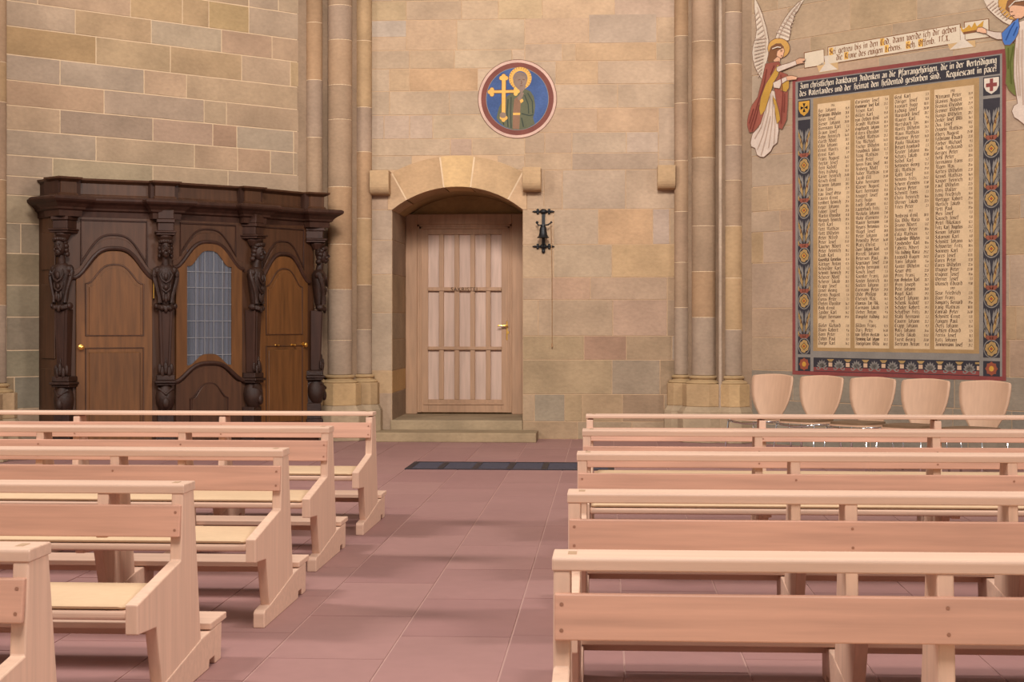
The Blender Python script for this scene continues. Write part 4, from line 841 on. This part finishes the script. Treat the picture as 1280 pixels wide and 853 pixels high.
# headline and banner lettering
hl = MB(); xh = .046; W_ = RB1 - LB0 - .06
pen(hl, 'Zum christlichen dankbaren Andenken an die Pfarrangehörigen, die in der Verteidigung', (LB0 + .03, HZ0 + .118), (RB1, HZ0 + .118), xh, mu.off(4), .28, W_)
pen(hl, 'des Vaterlandes und der Heimat den Heldentod gestorben sind.  Requiescant in pace!', (LB0 + .03, HZ0 + .032), (RB1, HZ0 + .032), xh, mu.off(4), .28, W_)
hl.build('headline_lettering', paint('pale_letter', (206, 190, 168), .05), MR)['kind'] = 'stuff'
names = ['''1914|Her Johann|Bergmann Wilhelm|Beier Josef|Bieser Johann|Biermann Karl|Braun Josef|Bohn Heinrich|Cürth Adolf|Cöln Johann|Ernst Moritz|Ernst Karl|Franz August|Hector Josef|Heiß Rudolf|Hinz Ludwig|Kaiser Heinrich|Krisch Emil|Kramm Johann|Lau Hans|Lau Josef Otto|Lauriß Ernst|Lembert Heinrich|Leger Johann|Lower Josef|Martin Theodor|Merpach Heinrich|Nett Karl|Nett Mathias|Nett Wilhelm|Peter Alfred|Peter Josef|Raucher Albert|Peter Heinrich|Raab Karl|Rosenthal Kornelius|Rüttger Anton|Schneider Karl|Schmitt Heinrich|Scherer Adolf|Scherer Jakob|Trapp Josef|Urner Georg|Ternis August|Tyrus Peter|Thelen Theodor|Volk Ernst|Zander Karl|Zilger Hermann|1915|Bieler Richard|Blum Robert|Born Peter|Dahm Paul|Doege Karl''',
'''Curzinster Josef|Eisenmeyer Josef Karl|Frisen Karl|Gillen Karl|van Delben Emil|Brandt Mathias|Engelhardt Johann|Esters Theodor|Fendel Mathias|Fey Michael|Fischer Wilhelm|Freundnick Julius|Haag Mathias|Heim Peter|Herres Franz Josef|Hisberg Adolf|Huber Mathias|Jacob Till|Kahn Hermann|Klaeser August|Kurt Hermann|Leugert Josef|Lutz Hugo|Loeb Johann|Lauterbach Fritz|Meckeln Johann|Mohr Clemens|Maurer Hermann|Meyers Antonius|Mügel Josef|Peter Johann|Pevenda Peter|Platz Christ|Doerr Johann Karl|Perrell Johann|Petersen Paul|Regenauer Josef|Reichs Hermann|Rosch Josef|Roeßler Franz|Reuter Heinrich|Seelen Johann|Turmann Peter|Uhde Philipp|Theisen Max|Thomas Jan Nik.|Turmann Jakob|Weber Anton|Wangeler Ludwig|1916|Bilden Franz|Darz Peter|van Helten Gustav|Flemming Karl Johann|Zweigmann Willy''',
'''Geyl Karl|Döriger Josef|Leonart Hugo|Ludwig Josef|Marquard Josef|Maurer Karl|Mertzbach Jos.|Moritz Wilhelm|Maus Mathias|Müntner Peter|Pauly Nikolaus|Petzert Leonhard|Reuter Johann|Schatz Jakob|Seibel Karl|Settmeier Georg|Ulz Mathias|Roth Josef|Simons Fritz|Scherer Clemens|Thyrus Peter|Schmitt Hans|Theis Heinrich|Werner Jakob|Fries Peter|1917|Ambrosi Emil|Bax Willy Maria|Bruno Albert|Bremer Peter|Cola Mathias|Fassbender Wilhelm|Fassbender Karl|Fabritz Albert|Fils Ludwig Maria|Leopold Eugen|Hans Johann|Kuster Wilhelm|Reyer Ott|Prinz Franz|van Ombelen Karl|Preß Joseph|Pein Johann|Vogel Karl|Scherf Johann|Schenk Rudolf|Scholer Robert|Schaffner Fritz|Stahl Hermann|Tauern Johann|Trapp Johann|Volz Johann|Fuchs Jakob|Fuest Georg|Bertram Anton''',
'''1918|Altmann Peter|Blasius August|Brosius Theodor|Brenner Wilhelm|Bungs Wilhelm|Decker Josef Willi|Dux Josef|Dewein Mathias|Eberz August|Feldmann Eduard|Ferber Michael|Funk Ferdinand|Gerges Peter|Hehl Peter|Hermanns Hans|Illgen Max|Kertes Wilhelm|Kessel Mathias|Kasper Heinrich|Lauf Wilhelm|Lenz Walter|Levy Friedrich|Mertager Robert|Merlich Jakob|Nett Paul|Pies Josef|Rausch Josef|Petri Nikolaus|Fritz Karl Angelus|Simon Johann|Salomon Karl|Schmitt Johann|Schwerter Fritz|Somnen Karl|Tures Josef|Tures Peter|Tures Wilhelm|Wagner Peter|Wagner Josef|Werner Josef|Wünsch Eduard|1919|Beur Friedrich|Baer Franz|Bongartz Bernard|Lang Mathias|Conrad Peter|Schmitt Ernst|Haßgen Paul|Dietz Johann|Kehlen Eduard|Ferris Josef|Lutz Johann|Zimmermann Josef''']
rd = random.Random(11)
for (a, b), txt in zip(cols_s, names):
    ln = txt.split('|'); mb = MB(); zt = sbt - .115; dz = (zt - 1.185) / (len(ln) - 1)
    for i, t in enumerate(ln):
        z = zt - dz * i; wt = b - a
        if t.isdigit(): pen(mb, t, (a + wt * .42, z), (b, z), .024, mu.off(4), .24); continue
        fitw = min(wt * .70, pen_width(t) * .036)
        pen(mb, t, (a + .012, z), (b, z), .0275, mu.off(4), .30, fitw)
        dt = f'{rd.randint(1, 30)}.{rd.randint(1, 12)}'; wd = pen_width(dt) * .024
        pen(mb, dt, (b - .012 - wd, z), (b, z), .023, mu.off(4), .30)
    mb.build('name_lettering', C_INK, MR)['kind'] = 'stuff'
# side ornament: roundels with plumes
for bx0, bx1 in ((LB0, LB1), (RB0, RB1)):
    c = (bx0 + bx1) / 2; hw_ = (bx1 - bx0) / 2; gold = []; grey = []; red = []; pale = []; ctr = []; blk = []; blk2 = []; pale2 = []
    for k in range(5):
        z = 1.163 + .524 * k
        pale.append(disc(c, z, .098, 20, min(.098, hw_ - .004))); blk.append(disc(c, z, .086, 20, min(.086, hw_ - .014))); gold.append([(c + (x - c) * q, z + (y - z) * q) for (x, y), q in zip(disc(c, z, .078, 24, min(.078, hw_ - .02)), [1, .92, .8, .92, 1, .92] * 4)]); blk2.append(disc(c, z, .046, 4)); pale2.append(disc(c, z, .036, 4)); ctr.append(disc(c, z, .02, 4))
        for s_ in (-1, 1):
            red.append(leaf(c, z + .10, s_ * 1.15, .085, .026)); grey.append(leaf(c + s_ * .03, z + .13, s_ * .55, .15, .02)); gold.append(leaf(c + s_ * .02, z + .16, s_ * .22, .20, .017))
            grey.append(leaf(c + s_ * .045, z + .20, s_ * .30, .15, .016)); gold.append(leaf(c + s_ * .055, z + .29, s_ * .25, .11, .014)); grey.append(leaf(c + s_ * .02, z + .26, s_ * .05, .15, .014))
            gold.append(leaf(c + s_ * .075, z + .11, s_ * .1, .07, .012)); pale.append(leaf(c + s_ * .06, z + .17, s_ * .42, .12, .014)); pale.append(leaf(c + s_ * .035, z + .33, s_ * .3, .10, .013)); red.append(leaf(c + s_ * .05, z + .25, -s_ * .2, .06, .010)); grey.append(leaf(c + s_ * .08, z + .36, s_ * .1, .07, .012))
        red.append(disc(c, z + .115, .026, 8)); grey.append(leaf(c, z + .14, 0, .13, .012))
    for nm, pl, mt, k in (('leaf_ornament', grey, paint('leaf_grey', (128, 120, 112)), 3), ('roundel_rim', pale, C_GREY, 3), ('roundel_ring', blk, C_NAVY, 4), ('roundel_diamond', blk2, C_NAVY, 6), ('roundel_heart', pale2, C_OCH, 7), ('gold_ornament', gold, paint('leaf_gold', (162, 130, 84)), 5), ('red_ornament', red, C_ORN, 5), ('roundel_centre', ctr, C_ROSE, 8)):
        zt = sbt - .232
        mu.poly(nm, [[(min(max(x, bx0 + .004), bx1 - .004), min(max(z, 1.074), zt)) for x, z in p] for p in pl], mt, k)['kind'] = 'stuff'
    ros = disc(c, .955, .068, 24, min(.068, hw_ - .01)); ros = [(c + (x - c) * (1 + .12 * math.cos(8 * math.atan2(z - .955, x - c))), .955 + (z - .955) * (1 + .12 * math.cos(8 * math.atan2(z - .955, x - c)))) for x, z in ros]
    mu.poly('corner_rosette', [ros], C_ROSE, 4); mu.poly('rosette_centre', [disc(c, .955, .03, 8)], C_OCH, 5)
gr_ = []; sq = []; dk = []; gd = []; n_ = 9; stp = (BX1 - BX0) / n_
for k in range(n_):
    c = BX0 + (k + .5) * stp
    for t in range(-3, 4): gr_.append(leaf(c, .925, t * .42, .092 - .004 * abs(t), .018))
    for s_ in (-1, 1): gr_ += strip([(c, .93), (c + s_ * .045, .90), (c + s_ * .075, .905), (c + s_ * .07, .925)], .012)
    sq.append(rect(c + stp / 2 - .026, c + stp / 2 + .026, .935, .98) if k < n_ - 1 else rect(BX1 - .03, BX1, .935, .98)); gd.append([(c + stp / 2 - .05, 1.02), (c + stp / 2 - .02, .99), (c + stp / 2 + .02, .99), (c + stp / 2 + .05, 1.02)] if k < n_ - 1 else rect(BX1 - .05, BX1, 1.0, 1.02))
mu.poly('palmette_ornament', gr_, paint('leaf_grey', (128, 120, 112)), 4)['kind'] = 'stuff'; mu.poly('square_ornament', sq, paint('square_tan', (196, 160, 130)), 5)['kind'] = 'stuff'; mu.poly('gold_bracket_ornament', gd, paint('leaf_gold', (162, 130, 84)), 4)['kind'] = 'stuff'
for (bx0, bx1), cf, cc, lb in (((LB0, LB1), C_OCH, C_BLK, 'gold shield with a black cross'), ((RB0, RB1), C_WHITE, C_RED, 'white shield with a red cross')):
    c = (bx0 + bx1) / 2; w_ = (bx1 - bx0) / 2 - .012; zt = sbt - .012
    sh = mu.poly('shield', [[(c - w_, zt), (c + w_, zt), (c + w_, zt - .09), (c + w_ * .7, zt - .135), (c, zt - .172), (c - w_ * .7, zt - .135), (c - w_, zt - .09)]], cf, 3, label=lb); zc = zt - .075
    if cc is C_RED: cx_ = [rect(c - .02, c + .02, zc - .065, zc + .065), rect(c - .065, c + .065, zc - .02, zc + .02)]
    else: cx_ = [[(c, zc), (c + math.cos(a - .38) * .055, zc + math.sin(a - .38) * .055), (c + math.cos(a + .38) * .055, zc + math.sin(a + .38) * .055)] for a in (0, PI / 2, PI, 3 * PI / 2)]
    mu.poly('shield_cross', cx_, cc, 4, sh)
# inscription banner above
BN = tag(empty('painted_banner', WR.M), 'painted pale scroll with brown blackletter above the memorial, held between two angels', 'wall painting')
mb_ = Mural(WR, BN)
c2 = lambda p: mb_.P(cr(p, 980, 0, 4.267))
mb_.poly('scroll_outline', [c2([(234, 250), (944, 126), (946, 229), (236, 345)]), c2([(108, 280), (216, 261), (219, 348), (110, 366)]), c2([(962, 117), (1095, 99), (1098, 201), (966, 217)])], C_INKR, 0)
mb_.poly('scroll_end', [c2([(112, 284), (213, 264), (216, 345), (113, 362)])], C_BAN, 1); mb_.poly('scroll_end', [c2([(966, 121), (1091, 103), (1094, 197), (969, 213)])], C_BAN, 1)
mb_.poly('scroll_fold', [c2([(178, 352), (216, 330), (290, 330), (292, 372), (190, 388)])], paint('fold_tan', (190, 156, 112)), 1)
mb_.poly('scroll_fold', [c2([(875, 236), (942, 222), (1022, 215), (1024, 250), (888, 268)])], paint('fold_tan', (190, 156, 112)), 1)
mb_.poly('scroll_fold_light', [c2([(188, 386), (222, 340), (240, 335), (288, 370)]), c2([(886, 266), (942, 215), (966, 210), (1014, 249)]), c2([(216, 300), (240, 296), (240, 340), (222, 345)]), c2([(942, 150), (966, 148), (966, 215), (944, 222)])], C_WHITE, 2)
sc = mb_.poly('scroll_body', [c2([(238, 254), (940, 130), (942, 225), (240, 341)])], C_BAN, 3)
a0, a1 = c2([(246, 292), (925, 168)]); b0, b1 = c2([(284, 322), (890, 218)])
t1 = MB(); pen(t1, 'Sei getreu bis in den Tod, dann werde ich dir geben', a0, a1, .046, mb_.off(5), .26, (Vector(a1) - Vector(a0)).length)
pen(t1, 'die Krone des ewigen Lebens.  Geh. Offenb. II.X.', b0, b1, .046, mb_.off(5), .26, (Vector(b1) - Vector(b0)).length); t1.build('scroll_lettering', C_INKR, sc)['kind'] = 'stuff'
def caps(text, p0, p1):
    tot = pen_width(text); d = Vector(p1) - Vector(p0); x = 0; out = []
    for c in text:
        if c.isupper() and c not in 'IX':
            o = Vector(p0) + d * (x / tot); e = Vector(p0) + d * ((x + GL[c][0]) / tot); out.append([(o.x - .008, o.y - .008), (e.x + .01, e.y - .008), (e.x + .01, e.y + .075), (o.x - .008, o.y + .075)])
        x += GL.get(c, GL['n'])[0] + .12
    return out
mb_.poly('gilt_initials', caps('Sei getreu bis in den Tod, dann werde ich dir geben', a0, a1) + caps('die Krone des ewigen Lebens.  Geh. Offenb. II.X.', b0, b1), paint('gilt', (212, 164, 84)), 4, sc)
mb_.poly('crown', [c2([(945, 138), (958, 158), (975, 148), (990, 132), (1003, 148), (1020, 118), (1032, 142), (1068, 110), (1062, 150), (1054, 166), (962, 182), (948, 165)])], C_OCH, 6, label='painted gold crown')
mb_.poly('crown_band', [c2([(958, 172), (1056, 156), (1054, 168), (960, 184)])], C_INKR, 7)
# angels
SKIN, HAIR, CLOAK, YEL, WING = paint('skin', (206, 158, 126)), paint('hair', (122, 82, 56)), paint('cloak_red', (142, 80, 66)), paint('lining_yellow', (178, 136, 62)), paint('wing', (202, 184, 164))
LINE, SHADE, GREEN, BLUE = paint('contour', (112, 82, 66), .05), paint('fold_grey', (176, 150, 132)), paint('lining_green', (104, 106, 58)), paint('sleeve_blue', (72, 108, 168))
HALO = paint('halo_gold', (190, 144, 78)); DRED = paint('cloak_fold', (112, 54, 46)); ROBE = paint('robe', (200, 180, 164))
def grow(p, k):
    cx = sum(a for a, _ in p) / len(p); cy = sum(b for _, b in p) / len(p); return [(cx + (a - cx) * k, cy + (b - cy) * k) for a, b in p]
def angel(name, label, ox, oy, sc_, parts, lines):
    R_ = tag(empty(name, WR.M), label, 'wall painting', 'painted angels'); mm = Mural(WR, R_, .0125)
    for k, (nm, pts, mt) in enumerate(parts):
        q = mm.P(cr(pts, ox, oy, sc_)); cx = sum(a for a, _ in q) / len(q); cz = sum(b for _, b in q) / len(q)
        e = .008; gq = []
        n = len(q)
        for i in range(n):
            A, B, C_ = Vector(q[i - 1]), Vector(q[i]), Vector(q[(i + 1) % n]); t = (C_ - A)
            t = t.normalized() if t.length > 1e-6 else Vector((1, 0)); nn = Vector((t.y, -t.x)); gq.append(nn)
        ar_ = sum(q[i][0] * q[(i + 1) % n][1] - q[(i + 1) % n][0] * q[i][1] for i in range(n)); sg = 1 if ar_ > 0 else -1
        o = mm.poly(nm, [q], mt, 2 * k + 1)
        mm.poly('contour', [[(a + nn.x * e * sg, b + nn.y * e * sg) for (a, b), nn in zip(q, gq)]], LINE, 2 * k, o)
    for nm, ls, mt, wd in lines:
        pl = []
        for l in ls: pl += strip(mm.P(cr(l, ox, oy, sc_)), wd)
        mm.poly(nm, pl, mt, 2 * len(parts) + 2)['kind'] = 'stuff'
def oval(cx, cy, rx, ry, n=24): return [(cx + rx * math.cos(2 * PI * i / n), cy + ry * math.sin(2 * PI * i / n)) for i in range(n)]
lw = [(60, -12), (82, 30), (100, 75), (122, 150), (134, 215), (133, 290), (118, 360), (106, 428), (92, 412), (76, 385), (62, 355), (52, 318), (48, 280), (54, 240), (66, 205), (72, 160), (66, 100), (60, 40)]
rw = [(328, -6), (290, 18), (255, 55), (225, 95), (195, 150), (172, 202), (200, 214), (242, 216), (250, 180), (252, 140), (266, 108), (272, 80), (292, 55), (305, 28)]
feath = [[(128 - i * 2.5, 205 + i * 18), (66 - i * .5 + (i > 6) * (i - 6) * 6, 190 + i * 20 + 22)] for i in range(11)] + [[(88 + i * 6, 60 + i * 25), (68 + i * 3, 85 + i * 25)] for i in range(6)] + [[(80, 40), (104, 110), (122, 190), (124, 280)]]
feath += [[(285 - i * 13, 35 + i * 17), (292 - i * 5, 48 + i * 19)] for i in range(9)] + [[(312, 10), (262, 70), (215, 150), (190, 208)]]
angel('painted_angel', 'painted angel in a red cloak and white robe beside the memorial, near the pillar', 930, 0, 4.267,
 [('wing', lw, WING), ('wing', rw, WING), ('halo', oval(190, 258, 58, 52), HALO),
  ('hair', [(132, 320), (138, 285), (150, 252), (176, 236), (200, 236), (215, 252), (205, 268), (186, 276), (180, 300), (168, 322), (150, 334), (136, 332)], HAIR),
  ('face', [(184, 274), (204, 262), (216, 258), (220, 276), (216, 284), (214, 300), (202, 312), (188, 308), (180, 296)], SKIN), ('neck', [(164, 322), (184, 304), (198, 312), (196, 334), (172, 344)], SKIN),
  ('cloak', [(190, 380), (238, 400), (248, 440), (240, 470), (238, 560), (232, 640), (208, 690), (188, 682), (184, 600), (176, 520), (166, 470)], CLOAK),
  ('white_robe', [(140, 480), (168, 488), (180, 560), (186, 640), (190, 700), (182, 762), (160, 780), (148, 806), (112, 838), (92, 836), (76, 826), (66, 790), (46, 782), (42, 764), (52, 716), (86, 680), (104, 620), (122, 540)], ROBE),
  ('cloak', [(122, 342), (150, 336), (192, 330), (204, 352), (190, 400), (160, 450), (140, 510), (112, 600), (94, 660), (60, 702), (36, 708), (22, 664), (30, 620), (48, 566), (80, 520), (100, 440), (112, 390)], CLOAK),
  ('yellow_lining', [(188, 346), (198, 372), (186, 404), (164, 440), (152, 484), (134, 540), (118, 590), (96, 616), (88, 580), (98, 520), (124, 450), (156, 400)], YEL),
  ('yellow_lining', [(204, 430), (230, 420), (248, 410), (246, 470), (232, 490), (206, 484)], YEL), ('yellow_lining', [(160, 510), (178, 540), (194, 600), (200, 640), (184, 662), (176, 610)], YEL),
  ('sleeve', [(184, 360), (212, 348), (250, 338), (284, 324), (292, 344), (256, 358), (220, 372), (192, 384), (182, 376)], ROBE), ('hand', [(284, 322), (306, 312), (330, 314), (334, 322), (318, 330), (330, 336), (306, 340), (290, 344)], SKIN),
  ('sleeve', [(164, 444), (200, 426), (232, 412), (240, 428), (206, 450), (198, 472), (168, 468)], ROBE), ('hand', [(234, 410), (262, 406), (292, 412), (288, 424), (264, 426), (240, 430)], SKIN)],
 [('feather_lines', feath, SHADE, .010), ('hair_band', [[(160, 262), (186, 252), (206, 254)]], C_WHITE, .012), ('face_lines', [[(204, 274), (212, 274)], [(206, 298), (214, 298)], [(202, 270), (214, 268)]], LINE, .007),
  ('robe_folds', [[(150, 500), (140, 600), (110, 720), (80, 800)], [(162, 510), (160, 640), (140, 790)], [(172, 560), (174, 680), (168, 770)], [(128, 580), (100, 680), (66, 740)], [(150, 620), (124, 740), (100, 830)]], SHADE, .011),
  ('cloak_folds', [[(130, 370), (116, 450), (80, 560), (40, 690)], [(170, 350), (150, 400)], [(90, 560), (70, 640), (52, 700)], [(205, 400), (216, 500), (206, 660)], [(226, 500), (222, 600)], [(60, 580), (36, 660)]], DRED, .013)])
angel('painted_angel', 'painted angel with a blue sleeve holding out a crown at the memorial corner', 1180, 0, 5.33,
 [('wing', [(262, -14), (300, 60), (350, 108), (400, 146), (445, 168), (470, 120), (460, -14)], WING), ('halo', oval(470, 18, 102, 112), HALO),
  ('hair', [(418, 60), (430, 10), (480, -20), (600, -20), (600, 60), (520, 40), (470, 60), (452, 90)], HAIR), ('face', [(440, 40), (480, 36), (540, 44), (560, 90), (520, 122), (480, 124), (446, 96)], SKIN),
  ('green_cloak', [(412, 306), (486, 286), (478, 360), (472, 440), (476, 540), (496, 646), (470, 630), (440, 600), (418, 556), (424, 470), (420, 380)], GREEN),
  ('white_robe', [(498, 150), (600, 120), (600, 840), (540, 828), (500, 796), (476, 782), (460, 742), (474, 706), (498, 692), (488, 620), (474, 520), (474, 400), (484, 290)], ROBE),
  ('sleeve', [(270, 196), (300, 206), (340, 216), (392, 218), (398, 262), (360, 262), (322, 246), (288, 226)], ROBE), ('blue_sleeve', [(392, 224), (430, 186), (470, 148), (502, 124), (508, 180), (500, 222), (480, 262), (446, 300), (412, 300), (400, 276), (396, 250)], BLUE),
  ('hand', [(234, 186), (262, 186), (286, 198), (292, 222), (270, 222), (244, 214), (224, 212)], SKIN)],
 [('feather_lines', [[(290 + i * 18, 46 + i * 13), (340 + i * 16, 6 + i * 14)] for i in range(8)], SHADE, .010), ('robe_folds', [[(510, 200), (504, 400), (516, 640)], [(530, 200), (526, 420), (536, 700)], [(494, 320), (490, 480), (504, 640)]], SHADE, .012),
  ('blue_folds', [[(480, 150), (450, 200), (420, 270)], [(496, 180), (470, 240)]], paint('blue_dark', (46, 74, 130)), .014), ('green_folds', [[(470, 310), (448, 420), (456, 560)], [(436, 320), (436, 460)]], paint('green_dark', (84, 88, 40)), .014),
  ('hair_band', [[(440, 50), (480, 10), (560, 0)]], C_WHITE, .012), ('face_lines', [[(452, 80), (466, 78)], [(462, 104), (480, 104)]], LINE, .008)])

# ================================================================== SAINT MEDALLION ABOVE THE DOOR
MD = tag(empty('saint_medallion', WB.M), 'round painted medallion of a haloed saint holding a gold cross on blue', 'wall painting')
md = Mural(WB, MD); cm = lambda p: md.P(cr(p, 590, 70, 7.755))
(mc, mz), (me_, _) = cm([(440, 417)])[0], cm([(823, 417)])[0]; u1 = (me_ - mc) / 383
md.poly('outline', [disc(mc, mz, 384 * u1, 64)], LINE, 0); md.poly('pink_rim', [disc(mc, mz, 378 * u1, 64)], paint('rim_pink', (192, 158, 142)), 1); md.poly('red_ring', [disc(mc, mz, 352 * u1, 64)], paint('ring_red', (116, 70, 62)), 2)
md.poly('grey_line', [disc(mc, mz, 305 * u1, 64)], C_GREY, 3); md.poly('blue_field', [disc(mc, mz, 300 * u1, 64)], paint('field_blue', (68, 86, 126), .22), 4)
OLIVE, TUN, GSK, GOLDP = paint('robe_olive', (94, 94, 74)), paint('tunic_tan', (130, 98, 78)), paint('grey_skin', (134, 112, 98)), paint('cross_gold', (208, 160, 86))
md.poly('halo', ring((cm([(468, 218)])[0])[0], (cm([(468, 218)])[0])[1], 70 * u1, 110 * u1), GOLDP, 5)
md.poly('halo_rays', [q for i in range(26) for q in strip([(cm([(468, 218)])[0][0] + r_ * u1 * math.cos(i * 2 * PI / 26), cm([(468, 218)])[0][1] + r_ * u1 * math.sin(i * 2 * PI / 26)) for r_ in (92, 108)], .006)], paint('ray_brown', (140, 92, 44)), 6)['kind'] = 'stuff'
md.poly('robe', [cm([(238, 600), (262, 500), (300, 430), (350, 385), (400, 352), (440, 330), (520, 322), (568, 345), (600, 395), (614, 480), (604, 560), (592, 600), (610, 660), (540, 700), (470, 716), (390, 714), (320, 690), (270, 650)])], OLIVE, 6)
md.poly('tunic', [cm([(410, 420), (450, 390), (474, 440), (466, 560), (460, 712), (394, 708), (396, 590), (402, 500)])], TUN, 7)
md.poly('robe_folds', [q for l in ([(510, 380), (545, 470), (550, 560)], [(540, 360), (585, 440), (590, 560)], [(350, 420), (340, 560), (350, 690)], [(380, 400), (375, 560), (380, 700)], [(300, 480), (290, 600), (310, 670)], [(480, 560), (560, 580), (596, 570)], [(480, 600), (500, 690)]) for q in strip(cm(l), .014)], paint('robe_dark', (62, 68, 60)), 8)['kind'] = 'stuff'
md.poly('belt', [cm([(398, 552), (468, 552), (466, 574), (398, 574)])], GOLDP, 8)
md.poly('head', [cm(oval(466, 238, 66, 80))], GSK, 8); md.poly('hair', [cm([(400, 230), (404, 190), (430, 164), (470, 156), (510, 166), (534, 200), (536, 250), (522, 240), (510, 204), (470, 190), (440, 200), (424, 226), (420, 262), (406, 256)])], paint('grey_hair', (124, 104, 92)), 9)
md.poly('beard', [cm([(428, 268), (450, 284), (486, 278), (520, 262), (518, 310), (490, 352), (460, 356), (438, 320)])], paint('beard', (134, 112, 100)), 9)
md.poly('face_lines', [q for l in ([(446, 236), (470, 228)], [(490, 228), (512, 232)], [(478, 240), (484, 268), (472, 272)], [(466, 290), (492, 288)]) for q in strip(cm(l), .010)], LINE, 10)['kind'] = 'stuff'
tre = [cm(oval(x, y, 20, 20, 12)) for x, y in ((308, 196), (286, 216), (332, 216), (172, 350), (194, 328), (194, 374), (444, 344), (424, 326), (424, 368), (306, 622), (290, 600), (326, 602))]
md.poly('cross_outline', [cm([(286, 184), (334, 184), (328, 620), (284, 620)]), cm([(162, 330), (448, 326), (448, 362), (162, 368)])] + [cm(oval(sum(a for a, _ in [q]) if 0 else q, r_, 24, 24, 12)) for q, r_ in ((308, 196), (286, 216), (332, 216), (172, 350), (194, 328), (194, 374))], LINE, 11)
md.poly('gold_cross', [cm([(291, 190), (328, 190), (323, 615), (289, 615)]), cm([(168, 337), (444, 332), (444, 356), (168, 361)])] + tre, GOLDP, 12, label='gold trefoil-ended cross')
md.poly('hand', [cm(oval(300, 575, 32, 28, 14)), cm([(440, 400), (480, 350), (504, 360), (490, 400), (470, 430), (450, 430)])], GSK, 13); md.poly('cuff', [cm([(462, 430), (490, 415), (500, 440), (474, 462)])], GOLDP, 13)
